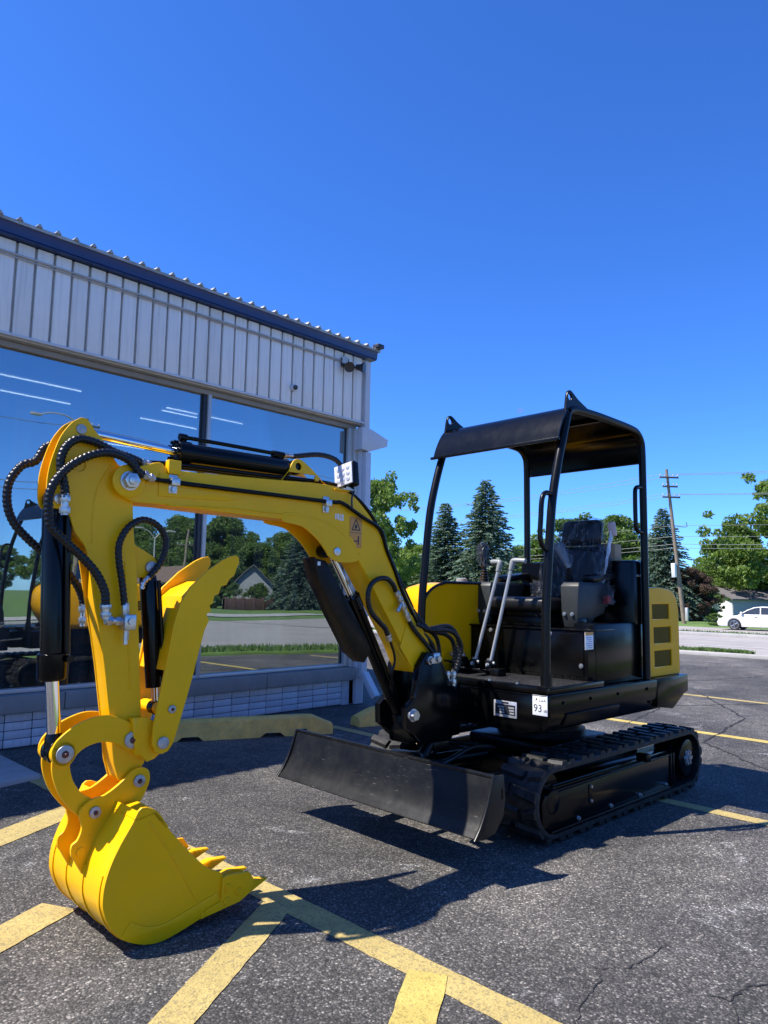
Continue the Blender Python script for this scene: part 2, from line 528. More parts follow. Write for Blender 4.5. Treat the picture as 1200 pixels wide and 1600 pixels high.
M['tile'] = paint('glazed_tile', (0.50, 0.51, 0.55), 0.4, var=0.06, scale=12, dust=0.15, dcol=(0.3, 0.29, 0.28))
vary(M['tile'], 0.16)
M['grout'] = paint('dark_grout', (0.05, 0.05, 0.055), 0.9)
M['stucco'] = paint('stucco', (0.42, 0.42, 0.45), 0.9, var=0.2, scale=20, bump=0.8, bscale=50)
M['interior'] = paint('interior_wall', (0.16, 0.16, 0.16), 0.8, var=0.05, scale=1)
M['band_panel'] = paint('band_panel_white', (0.75, 0.75, 0.75), 0.6, var=0.03, scale=1)
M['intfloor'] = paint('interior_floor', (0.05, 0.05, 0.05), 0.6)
M['darkmetal'] = paint('dark_lamp_metal', (0.03, 0.03, 0.033), 0.4)
M['conduit'] = paint('conduit_grey', (0.40, 0.40, 0.41), 0.5, var=0.1)
M['lens'] = paint('lamp_lens', (0.45, 0.45, 0.42), 0.12)
M['grass_ground'] = paint('grass_ground', (0.095, 0.165, 0.03), 0.9, var=0.35, scale=1.2, dust=0.3, dcol=(0.13, 0.17, 0.05), bump=0.5)
M['blade_grass'] = paint('grass_blades', (0.085, 0.15, 0.028), 0.7, var=0.35, scale=9)
M['wood'] = paint('pole_wood', (0.22, 0.17, 0.125), 0.85, var=0.25, scale=3)
M['crossarm'] = paint('crossarm_wood', (0.10, 0.085, 0.07), 0.85, var=0.2)
M['wire'] = paint('wire', (0.20, 0.20, 0.21), 0.5)
M['porcelain'] = paint('porcelain', (0.5, 0.5, 0.52), 0.2)
M['bark'] = paint('bark', (0.085, 0.065, 0.05), 0.9, var=0.3, scale=6)
M['house_dim'] = paint('dimmed_grey_boards', (0.27, 0.28, 0.29), 0.8, var=0.1, scale=1)  # white toned down to grey so the mirrored house looks less bright
M['house_white'] = paint('house_white', (0.72, 0.72, 0.70), 0.7, var=0.04, scale=1)
M['house_shaded'] = paint('house_shaded', (0.30, 0.33, 0.37), 0.7, var=0.05, scale=1)  # white wall with the shade of its unlit side put into the colour
M['shingle'] = paint('grey_shingle', (0.13, 0.12, 0.12), 0.9, var=0.2, scale=4)
M['brownroof'] = paint('brown_shingle', (0.16, 0.11, 0.085), 0.9, var=0.2, scale=4)
M['tanwall'] = paint('tan_wall', (0.40, 0.34, 0.27), 0.8, var=0.05, scale=1)
M['darkglass'] = paint('dark_glass', (0.02, 0.025, 0.03), 0.05, spec=0.8)
M['carpaint'] = paint('car_white', (0.72, 0.70, 0.65), 0.25, coat=0.6, var=0.02)
M['tyre'] = paint('tyre', (0.015, 0.015, 0.016), 0.7)
M['rim'] = paint('rim', (0.5, 0.5, 0.52), 0.3, metal=0.8)
M['redbrick'] = paint('red_brick', (0.10, 0.055, 0.045), 0.85, var=0.2, scale=3)

def emis(name, col, s):
    m, n, b = mat_new(name)
    b.inputs['Base Color'].default_value = (0.0, 0.0, 0.0, 1)
    b.inputs['Specular IOR Level'].default_value = 0.0
    b.inputs['Emission Color'].default_value = (*col, 1); b.inputs['Emission Strength'].default_value = s
    return m
M['tube_light'] = emis('tube_light', (1.0, 0.97, 0.92), 3.2)

def leafmat(name, dark, light, rough=0.5, trans=0.25, scale=0.7):
    m, n, b = mat_new(name)
    out = n.nodes['Material Output']
    co = ocoord(n)
    gi = N(n, 'ShaderNodeNewGeometry')
    f = noise(n, co, scale, 3.0, 0.6)
    c1 = ramp(n, f, [(0.3, dark), (0.72, light)])
    c2 = ramp(n, gi.outputs['Random Per Island'], [(0.0, (0.7, 0.7, 0.7)), (1.0, (1.3, 1.3, 1.3))])
    c = mixc(n, 1.0, c1, c2, 'MULTIPLY')
    n.links.new(c, b.inputs['Base Color'])
    b.inputs['Roughness'].default_value = rough
    b.inputs['Specular IOR Level'].default_value = 0.3
    tl = N(n, 'ShaderNodeBsdfTranslucent')
    n.links.new(mixc(n, 1.0, c, (1.15, 1.25, 0.6), 'MULTIPLY'), tl.inputs[0])
    mx = N(n, 'ShaderNodeMixShader'); mx.inputs[0].default_value = trans
    n.links.new(b.outputs[0], mx.inputs[1]); n.links.new(tl.outputs[0], mx.inputs[2])
    n.links.new(mx.outputs[0], out.inputs['Surface'])
    return m
M['leaf'] = leafmat('leaf_green', (0.085, 0.145, 0.035), (0.17, 0.25, 0.07), trans=0.45)
M['leaf2'] = leafmat('leaf_yellow_green', (0.11, 0.175, 0.035), (0.20, 0.285, 0.075), trans=0.45)
M['leaf_red'] = leafmat('leaf_purple', (0.06, 0.036, 0.028), (0.12, 0.075, 0.05))
M['needle'] = leafmat('needle_green', (0.075, 0.125, 0.090), (0.165, 0.225, 0.165), trans=0.25)

# ------------------------------------------------------------------ ground, road, lot
def fz(x):
    """the land drops gently beyond the road"""
    t = min(1.0, max(0.0, (x - 25.5) / 15.0))
    return -0.62 * t * t * (3 - 2 * t)

def sheet(name, poly, z, mat, kind='structure', cuts=None, follow=False):
    bm = bmesh.new()
    f = bm.faces.new([bm.verts.new((x, y, z)) for x, y in poly])
    if f.normal.z < 0: f.normal_flip()
    f.normal_update()
    if f.normal.z < 0: f.normal_flip()
    if follow:
        for x in cuts:
            g = bm.verts[:] + bm.edges[:] + bm.faces[:]
            bmesh.ops.bisect_plane(bm, geom=g, plane_co=(x, 0, 0), plane_no=(1, 0, 0))
        for v in bm.verts: v.co.z = z + fz(v.co.x)
    me = bpy.data.meshes.new(name)
    bm.to_mesh(me); bm.free()
    o = link(name, me, mat, None, 0)
    if kind: o['kind'] = kind
    return o

XS = [26 + 1.5 * i for i in range(11)]
sheet('ground', [(-400, -400), (900, -400), (900, 700), (-400, 700)], -0.06, M['grass_ground'], follow=True, cuts=XS)
# side street behind the camera and main road to the right, one concrete sheet each
sheet('road', [(17.2, -14.0), (24.9, -14.0), (24.9, 160), (17.2, 160)], -0.018, M['concrete_road'])
sheet('side_street', [(-90, -14.0), (60, -14.0), (60, -3.0), (24.9, -3.0), (24.9, -2.998), (17.2, -2.998), (17.2, 4.6), (16.0, 5.4), (-90, 5.4)], -0.026, M['concrete_road'], follow=True, cuts=XS)
sheet('sidewalk', [(-90, -21.5), (70, -21.5), (70, -18.2), (-90, -18.2)], -0.03, M['concrete'], follow=True, cuts=XS)
sheet('driveway', [(43.0, 7.0), (49.4, 9.0), (49.4, 70), (43.0, 70)], -0.03, M['concrete_road'], follow=True, cuts=XS)
LOT = [(-60, -20.0), (7.3, 0.05), (9.8, 0.8), (14.4, 2.2), (15.6, 3.2), (16.15, 4.77), (16.05, 6.4), (15.95, 14), (15.8, 60), (-60, 60)]
sheet('parking_lot', LOT, 0.0, M['asphalt'])

def strip_mb(poly, z0, z1, name, mat, bev=0.02):
    m = MB(); m.prism(poly, 'z', z0, z1, bev)
    o = m.build(name, mat); o['kind'] = 'structure'
    return o
# kerb of the lot, grass verge and far kerb of the road
def offs(line, d):
    out = []
    for i, p in enumerate(line):
        a = Vector(line[max(i - 1, 0)]); b = Vector(line[min(i + 1, len(line) - 1)])
        t = (b - a).normalized(); nn = Vector((t.y, -t.x))
        out.append((p[0] + nn.x * d, p[1] + nn.y * d))
    return out
edge = [(15.8, 60), (15.95, 14), (16.05, 6.4), (16.13, 5.2), (16.10, 4.2)]
k2 = offs(edge, -0.22)
strip_mb(edge + k2[::-1], -0.05, 0.075, 'kerb', M['concrete'])
verge = [(16.20, 60), (16.3, 14), (16.36, 6.4), (16.44, 5.1), (16.7, 6.2), (17.1, 9), (17.2, 14), (17.2, 60)]
strip_mb(verge, -0.05, 0.05, 'verge', M['grass_ground'])
strip_mb([(24.9, -3), (25.35, -3), (25.35, 160), (24.9, 160)], -0.06, 0.09, 'kerb', M['concrete'])
v2 = [(-60, -20.1), (7.3, -0.05), (9.8, 0.7), (13.2, 1.7), (11.0, 0.1), (7.6, -1.2), (-60, -21.4)]
strip_mb(v2, -0.05, 0.05, 'verge', M['grass_ground'])
strip_mb([(-90, -14.0), (16.0, -14.0), (16.0, -14.3), (-90, -14.3)], -0.06, 0.09, 'kerb', M['concrete'])
strip_mb([(26.0, -14.0), (60, -14.0), (60, -14.3), (26.0, -14.3)], -0.7, -0.05, 'kerb', M['concrete'])
sheet('road_line', [(19.9, -2), (20.05, -2), (20.05, 150), (19.9, 150)], -0.010, M['whiteline'])
sheet('road_line', [(22.6, -2), (22.7, -2), (22.7, 150), (22.6, 150)], -0.010, M['whiteline'])

# painted lines of the lot
def line(a, b, w, mat=None, dz=0.002, wob=0.0022):
    a, b = Vector(a), Vector(b)
    t = (b - a); L = t.length; t.normalize(); nn = Vector((-t.y, t.x))
    k = max(3, int(L / 0.045))
    rnd = random.Random(int(a.x * 1000 + b.y * 77))
    A = [a + t * (L * i / k) + nn * (w / 2 + rnd.uniform(-wob, wob)) for i in range(k + 1)]
    B = [a + t * (L * i / k) - nn * (w / 2 + rnd.uniform(-wob, wob)) for i in range(k + 1)]
    return sheet('parking_line', [(p.x, p.y) for p in A] + [(p.x, p.y) for p in B[::-1]], dz, mat or M['stripe'])
line((1.915, 5.0), (1.885, 0.9), 0.122)
line((1.86, 2.325), (0.62, 1.59), 0.125, dz=0.0031)
line((1.885, 1.59), (1.28, 1.22), 0.130, dz=0.0042, mat=M['stripe2'])
line((1.25, 2.88), (0.40, 2.47), 0.160, dz=0.0031)
line((1.84, 4.08), (0.4, 3.35), 0.185, dz=0.0031)
line((6.93, 5.2), (6.80, 0.6), 0.115, mat=M['stripe2'])
line((4.53, 5.0), (4.38, 0.9), 0.10)
line((9.45, 5.2), (9.25, 1.0), 0.105)

# cracks in the asphalt: thin dark jagged seams
M['crack'] = paint('crack_dark', (0.012, 0.012, 0.013), 0.95)
def crack(pts, w, seed):
    rnd = random.Random(seed)
    P = resample([Vector((x, y, 0)) for x, y in pts], 0.018)
    bm = bmesh.new()
    prev = None
    off = 0.0
    for i, p in enumerate(P):
        a = P[max(i - 1, 0)]; b = P[min(i + 1, len(P) - 1)]
        t = (b - a).normalized(); nn = Vector((-t.y, t.x, 0))
        off = off * 0.8 + rnd.uniform(-0.010, 0.010)
        ww = w * rnd.uniform(0.3, 1.25) * min(1, 0.25 + 4.0 * min(i, len(P) - 1 - i) / len(P))
        q = p + nn * off
        cur = (bm.verts.new((q + nn * ww / 2).to_tuple()[:2] + (0.0024,)), bm.verts.new((q - nn * ww / 2).to_tuple()[:2] + (0.0024,)))
        if prev: bm.faces.new((prev[0], prev[1], cur[1], cur[0]))
        prev = cur
    bmesh.ops.recalc_face_normals(bm, faces=bm.faces[:])
    me = bpy.data.meshes.new('pavement_crack'); bm.to_mesh(me); bm.free()
    link('pavement_crack', me, M['crack'], None, 0)['kind'] = 'structure'
CRACKS = [
    ([(2.393, 0.921), (2.413, 0.881), (2.416, 0.85), (2.481, 0.848), (2.559, 0.836), (2.62, 0.807), (2.75, 0.80)], 0.011, 1),
    ([(2.416, 0.85), (2.366, 0.828), (2.321, 0.805), (2.2, 0.78)], 0.005, 2),
    ([(1.95, 1.12), (2.019, 1.144), (2.115, 1.155), (2.243, 1.169), (2.33, 1.24)], 0.005, 3),
    ([(2.297, 1.253), (2.327, 1.201), (2.378, 1.16), (2.483, 1.131), (2.626, 1.115)], 0.005, 4),
    ([(6.5, 3.2), (8.2, 3.5), (9.5, 2.6), (11.0, 3.0)], 0.025, 6),
    ([(5.2, 1.2), (6.4, 2.4), (8.0, 2.6), (10.2, 4.0)], 0.025, 7),
    ([(9.0, 6.0), (11.0, 4.2), (13.2, 3.6)], 0.03, 8),
]
for c in CRACKS: crack(*c)

# concrete pad by the wall at the far left
strip_mb([(-3.0, 4.78), (1.68, 4.78), (1.93, 4.84), (1.94, 5.84), (-3.0, 5.84)], -0.02, 0.03, 'sidewalk', M['concrete'], 0.01)

# grass tufts on the two verges
def tufts(name, polys, count, h, seed, z0=0.045):
    rng = np.random.default_rng(seed)
    V = []; F = []
    tri = []
    for (a, b, w) in polys:
        a, b = np.array(a), np.array(b)
        t = (b - a) / np.linalg.norm(b - a); nn = np.array([-t[1], t[0]])
        k = count
        s = rng.random(k); u = (rng.random(k) - 0.5) * w
        c = a + s[:, None] * (b - a) + u[:, None] * nn
        ang = rng.random(k) * 6.283; hh = h * (0.4 + rng.random(k)); ww = 0.012 + 0.014 * rng.random(k)
        lean = (rng.random((k, 2)) - 0.5) * 0.09
        dx = np.stack([np.cos(ang), np.sin(ang)], 1) * ww[:, None]
        z = np.array([fz(x) for x in c[:, 0]]) + z0
        p0 = np.c_[c - dx, z]; p1 = np.c_[c + dx, z]; p2 = np.c_[c + lean, z + hh]
        tri.append(np.stack([p0, p1, p2], 1).reshape(-1, 3))
    P = np.concatenate(tri)
    me = bpy.data.meshes.new(name)
    me.from_pydata(P.tolist(), [], np.arange(len(P)).reshape(-1, 3).tolist())
    o = link(name, me, M['blade_grass'], None, 0)
    o['kind'] = 'stuff'
    return tag(o, 'short green grass growing on the verges beside the kerbs', 'grass')
tufts('grass', [((16.40, 5.12), (16.62, 6.3), 0.22), ((16.5, 5.8), (16.75, 14), 0.5), ((16.5, 5.8), (16.75, 12), 0.5), ((16.75, 14), (16.75, 30), 0.8), ((7.4, -0.6), (12.4, 1.1), 0.9), ((25.9, 4), (25.9, 26), 0.9)], 2600, 0.085, 3)

# ------------------------------------------------------------------ the shop building
shop = empty('shop_building', (3.7, 5.9, 0), label='white metal clad shop with blue roof edge, large windows and tiled base', cat='building')
SH = Vector((-3.7, -5.9, 0))
def sbuild(m, name, mat, parent=shop, sm=35, label=None):
    bmesh.ops.translate(m.bm, verts=m.bm.verts[:], vec=SH)
    return m.build(name, mat, parent, sm, label)
def sbox(name, lo, hi, mat, bev=0.004, parent=shop, label=None):
    m = MB(); m.box(lo, hi, bev); return sbuild(m, name, mat, parent, label=label)

XL, XR = -3.0, 5.72
# carcass
m = MB()
m.box((XL, 5.835, 3.10), (XR - 0.03, 6.02, 3.93))
sbuild(m, 'wall', M['batten'])
m = MB()
m.box((XR - 0.09, 6.02, 0.0), (XR - 0.03, 14.0, 3.93))
sbuild(m, 'wall', M['siding'])
m = MB()
m.box((XL, 5.862, -0.05), (XR - 0.10, 6.02, 0.263))
sbuild(m, 'wall', M['grout'])
# roof sheet with ribs ending over the fascia
m = MB()
m.prism([(5.70, 3.960), (5.70, 3.986), (14.2, 4.62), (14.2, 4.594)], 'x', XL, 5.80)
roof = sbuild(m, 'roof', M['roofmetal'])
base = None
ribs_x = [1.866 + 0.1440 * i for i in range(-20, 28)]
for i, x in enumerate(ribs_x):
    xx = x - 0.03
    if xx > 5.76: continue
    if base is None:
        m = MB()
        a = [(-0.024, 0.0), (-0.006, 0.026), (0.006, 0.026), (0.024, 0.0)]
        m.prism(a, 'y', -0.012, 1.2)
        for v in m.bm.verts: v.co.z += v.co.y * 0.0743
        base = sbuild_me = None
        me = bpy.data.meshes.new('roof_rib'); bmesh.ops.recalc_face_normals(m.bm, faces=m.bm.faces[:]); m.bm.to_mesh(me); m.bm.free()
        rib_me = me
        base = True
    o = link('roof_rib', rib_me, M['roofmetal'], roof, 30)
    o.location = (xx + SH.x, 5.695 + SH.y, 3.985)
# blue fascia with a lip
m = MB()
m.prism([(5.74, 3.866), (5.74, 3.876), (5.728, 3.880), (5.722, 3.940), (5.712, 3.958), (5.835, 3.958), (5.835, 3.866)], 'x', XL, 5.775, 0.002)
sbuild(m, 'fascia', M['fascia'])
sbox('fascia_cap', (5.70, 5.64, 3.99), (5.80, 5.73, 4.035), M['darkmetal'])
# vertical siding panels, a gap at each rib
pan = None
xs = [1.866 + 0.1440 * i for i in range(-33, 28)]
rnd = random.Random(8)
for x in xs:
    x0, x1 = x + 0.011, x + 0.144 - 0.011
    if x1 < XL or x1 > 5.66: continue
    if pan is None:
        mm = MB(); mm.box((0, 0, 0), (0.122, 0.03, 0.728), 0.004)
        pan = bpy.data.meshes.new('siding_panel'); mm.bm.to_mesh(pan); mm.bm.free()
    o = link('siding_panel', pan, M['siding'], shop, 30)
    o.location = (x0 + SH.x, 5.800 + SH.y + rnd.uniform(-0.002, 0.002), 3.132)
sbox('bottom_trim', (XL, 5.790, 3.108), (5.655, 5.84, 3.130), M['trim'])
sbox('corner_trim', (5.655, 5.785, 3.03), (5.732, 5.90, 3.845), M['trim'])
# window head, jambs, mullions
m = MB()
m.box((XL, 5.872, 3.040), (5.60, 5.96, 3.085), 0.003); m.box((XL, 5.852, 3.087), (5.65, 6.0, 3.106), 0.002)
sbuild(m, 'window_head', M['soffit'])
sbox('soffit', (XL, 5.842, 3.094), (5.655, 5.852, 3.108), M['soffit'], 0.001)
for x0, x1, nm in ((3.622, 3.702, 'mullion'), (5.485, 5.545, 'jamb'), (-0.05, 0.03, 'mullion')):
    if nm == 'mullion':
        sbox('mullion_dark_half', (x0, 5.885, 0.405), (x0 + 0.040, 5.985, 3.045), M['darkmetal'], 0.003)  # dark strip along the left half of the mullion
        x0 += 0.042
    sbox(nm, (x0, 5.865, 0.405), (x1, 5.985, 3.045), M['frame'], 0.006)
sbox('jamb', (5.548, 5.845, 0.0), (5.612, 5.985, 3.045), M['frame'], 0.004)
sbox('corner_post', (5.615, 5.800, 0.0), (5.725, 5.95, 2.80), M['trim'], 0.006)
m = MB(); m.prism([(5.56, 2.80), (5.68, 2.785), (5.965, 2.885), (5.975, 2.965), (5.70, 3.045), (5.56, 3.045)], 'y', 5.725, 5.86, 0.004)
sbuild(m, 'gutter_box', M['trim'])
sbox('bottom_frame', (XL, 5.870, 0.402), (5.485, 5.985, 0.432), M['frame'], 0.003)
for x0, x1 in ((-2.98, -0.05), (0.03, 3.622), (3.702, 5.485)):
    w = empty('window', parent=shop)
    m = MB(); m.box((x0, 5.912, 0.432), (x1, 5.920, 3.042))
    g = sbuild(m, 'pane', M['glass'], w)
    for xa in (x0, x1 - 0.018):
        m = MB(); m.box((xa, 5.905, 0.434), (xa + 0.018, 5.93, 3.038), 0.002); sbuild(m, 'gasket', M['darkmetal'], w)
# concrete sill in lengths, glazed tiles in stack bond
for x0, x1 in ((-2.98, 0.20), (0.206, 2.45), (2.456, 4.395), (4.401, 5.60)):
    sbox('sill', (x0, 5.778, 0.266), (x1, 5.985, 0.398), M['sill'], 0.008)
tile = None
for i in range(-14, 18):
    for k in range(4):
        x = 3.644 - 0.2 * 9 + 0.2 * i
        if x < -0.5 or x > 5.40: continue
        if tile is None:
            mm = MB(); mm.box((0, 0, 0), (0.1935, 0.04, 0.0575), 0.003)
            tile = bpy.data.meshes.new('tile'); mm.bm.to_mesh(tile); mm.bm.free()
        o = link('tile', tile, M['tile'], shop, 30)
        o.location = (x + 0.003 + SH.x, 5.849 + SH.y + rnd.uniform(-0.0012, 0.0012), 0.010 + 0.0625 * k)
m = MB(); m.box((5.445, 5.845, -0.02), (5.62, 5.99, 0.262), 0.01); sbuild(m, 'end_pier', M['stucco'])
# white kick-out of the downspout at the corner
m = MB(); m.box((5.635, 5.735, 0.28), (5.715, 5.798, 2.78), 0.006)
m.box((5.635, 5.61, 0.06), (5.715, 5.68, 0.36), 0.006, rot=Matrix.Rotation(R(-38), 3, 'X'))
sbuild(m, 'downspout', M['trim'])
# conduit, twin flood lamp and small camera on the siding
m = MB(); m.tube([(XL, 5.787, 3.752), (2.0, 5.787, 3.752), (5.24, 5.787, 3.758)], 0.0095, 8)
m.tube([(XL, 5.787, 3.728), (2.0, 5.787, 3.727), (5.10, 5.787, 3.742), (5.24, 5.787, 3.758)], 0.005, 6)
m.tube([(5.46, 5.787, 3.72), (5.66, 5.787, 3.70)], 0.006, 6)
sbuild(m, 'conduit', M['conduit'])
fl = empty('flood_lamp', parent=shop)
m = MB(); m.box((5.27, 5.765, 3.69), (5.37, 5.80, 3.79), 0.006); m.cyl((5.36, 5.77, 3.72), (5.46, 5.72, 3.70), 0.012)
sbuild(m, 'lamp_base', M['darkmetal'], fl)
for (p, q) in (((5.33, 5.74, 3.70), (5.28, 5.66, 3.655)), ((5.45, 5.74, 3.715), (5.50, 5.66, 3.70))):
    m = MB(); m.lathe(p, q, [(0, 0.012), (0.004, 0.028), (0.05, 0.036), (0.085, 0.056), (0.10, 0.058), (0.098, 0.05)], 20)
    sbuild(m, 'lamp_head', M['darkmetal'], fl)
m = MB(); m.box((5.262, 5.755, 3.72), (5.345, 5.766, 3.80), 0.004); sbuild(m, 'lamp_plate', M['lens'], fl)
cm = empty('camera_dome', parent=shop)
m = MB(); m.cyl((4.61, 5.80, 3.30), (4.61, 5.765, 3.30), 0.036, bev=0.004); sbuild(m, 'dome_ring', M['trim'], cm)
m = MB(); m.ball((4.612, 5.755, 3.298), 0.026); sbuild(m, 'dome_lens', M['darkglass'], cm)
# pale panels added inside to give the glass its light vertical bands
for x0, x1, y in ((3.02, 3.95, 9.0), (5.0, 5.5, 9.0), (1.2, 1.8, 8.4)):
    sbox('band_panel', (x0, y, 0.015), (x1, y + 0.08, 3.42), M['band_panel'], 0.004)
# inside: floor, back wall, ceiling and lit tubes
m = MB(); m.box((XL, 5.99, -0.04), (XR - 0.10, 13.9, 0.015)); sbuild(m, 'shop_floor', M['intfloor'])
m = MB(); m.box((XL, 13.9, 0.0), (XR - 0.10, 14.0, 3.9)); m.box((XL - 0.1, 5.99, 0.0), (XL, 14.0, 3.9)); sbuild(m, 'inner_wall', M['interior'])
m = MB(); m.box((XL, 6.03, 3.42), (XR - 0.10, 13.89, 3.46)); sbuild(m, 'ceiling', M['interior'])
for x0, x1, y in ((2.0, 3.24, 7.70), (2.15, 3.39, 8.34), (4.17, 5.28, 7.62), (4.20, 4.75, 7.78), (4.22, 5.10, 8.34), (2.0, 3.24, 10.2), (4.2, 5.3, 10.2)):
    lm = empty('ceiling_lamp', parent=shop)
    m = MB(); m.box((x0, y - 0.05, 3.33), (x1, y + 0.05, 3.40), 0.004); sbuild(m, 'lamp_housing', M['interior'], lm)
    m = MB(); m.cyl((x0 + 0.02, y - 0.02, 3.31), (x1 - 0.02, y - 0.02, 3.31), 0.008, n=10); sbuild(m, 'tube_light', M['tube_light'], lm)

# ------------------------------------------------------------------ two wheel stops
def wheel_stop(a, b, label, seed):
    a, b = Vector((*a, 0)), Vector((*b, 0))
    L = (b - a).length
    rz = math.atan2((b - a).y, (b - a).x)
    o = empty('wheel_stop', a, rz, label, 'wheel stop', 'yellow wheel stops along the wall')
    bm = bmesh.new()
    n = 40
    prof = [(-0.085, 0.0), (-0.08, 0.05), (-0.064, 0.140), (-0.035, 0.160), (0.035, 0.160), (0.064, 0.140), (0.08, 0.05), (0.085, 0.0)]
    rn = random.Random(seed)
    rings = []
    for i in range(n + 1):
        t = i / n
        ex = min(t, 1 - t) * L
        s = min(1.0, 0.55 + ex / 0.18 * 0.45)
        notch = 0.035 if (0.24 < t < 0.34 or 0.63 < t < 0.74) else 0.0
        rings.append([bm.verts.new((t * L + (0.0 if z > 0.03 else 0), y + rn.uniform(-0.0025, 0.0025), max(z * (s if z > 0.06 else 1), notch) + rn.uniform(-0.002, 0.002))) for y, z in prof])
    for r0, r1 in zip(rings, rings[1:]):
        for k in range(len(prof)):
            j = (k + 1) % len(prof)
            bm.faces.new((r0[k], r0[j], r1[j], r1[k]))
    bm.faces.new(rings[0]); bm.faces.new(rings[-1][::-1])
    mm = MB(); mm.bm.free(); mm.bm = bm
    mm.build('block', M['block'], o, 40)
    for t in (0.2, 0.8):
        m = MB(); m.cyl((t * L, 0, 0.148), (t * L, 0, 0.166), 0.014, n=10); m.build('rebar_pin', M['pin'], o)
wheel_stop((2.83, 5.50), (4.345, 4.80), 'long yellow concrete wheel stop standing behind the thumb of the digger', 1)
wheel_stop((4.70, 4.86), (6.25, 4.45), 'yellow concrete wheel stop partly hidden behind the black boom foot', 2)

# ------------------------------------------------------------------ the excavator
# its own frame: x forward (towards the bucket), y to the near side, z up
EX = empty('excavator', (4.040, 2.511, 0), R(178), 'yellow and black mini excavator with open canopy, boom folded and bucket resting on the asphalt', 'excavator')

def disc(name, c, r, y0, y1, mat, parent, bev=0.003, n=24):
    m = MB(); m.cyl((c[0], y0, c[1]), (c[0], y1, c[1]), r, n=n, bev=bev)
    return m.build(name, mat, parent)

def bolt(m, p, d, r=0.011, h=0.009):
    p = Vector(p); d = Vector(d).normalized()
    m.cyl(p, p + d * 0.003, r * 1.35, n=14)
    m.cyl(p + d * 0.003, p + d * h, r, n=6)

# ---- undercarriage
TW0, TW1 = 0.355, 0.600          # belt width
TR, TZ, THX = 0.172, 0.195, 0.765  # belt outer radius, centre height, half distance between ends
def track_pos(s):
    """point, tangent and normal along the belt's outer face (x, z)"""
    Ls, La = 2 * THX, math.pi * TR
    T = 2 * Ls + 2 * La
    s %= T
    if s < Ls: return (-THX + s, TZ + TR), (1, 0), (0, 1)
    s -= Ls
    if s < La:
        a = math.pi / 2 - s / TR
        return (THX + TR * math.cos(a), TZ + TR * math.sin(a)), (math.sin(a), -math.cos(a)), (math.cos(a), math.sin(a))
    s -= La
    if s < Ls: return (THX - s, TZ - TR), (-1, 0), (0, -1)
    s -= Ls
    a = -math.pi / 2 - s / TR
    return (-THX + TR * math.cos(a), TZ + TR * math.sin(a)), (math.sin(a), -math.cos(a)), (math.cos(a), math.sin(a))
TL = 4 * THX + 2 * math.pi * TR
def belt(side):
    y0, y1 = (TW0, TW1) if side > 0 else (-TW1, -TW0)
    bm = bmesh.new()
    n = 96
    rings = []
    for i in range(n):
        (x, z), t, nn = track_pos(TL * i / n)
        th = 0.026
        sec = [(y0 + 0.006, 0), (y1 - 0.006, 0), (y1, -0.006), (y1, -th), (y0, -th), (y0, -0.006)]
        rings.append([bm.verts.new((x + nn[0] * d, y, z + nn[1] * d)) for y, d in sec])
    for i in range(n):
        a, b = rings[i], rings[(i + 1) % n]
        for k in range(6):
            bm.faces.new((a[k], a[(k + 1) % 6], b[(k + 1) % 6], b[k]))
    mm = MB(); mm.bm.free(); mm.bm = bm
    return mm.build('crawler_track', M['track'], EX, 30)
lug_me = {}
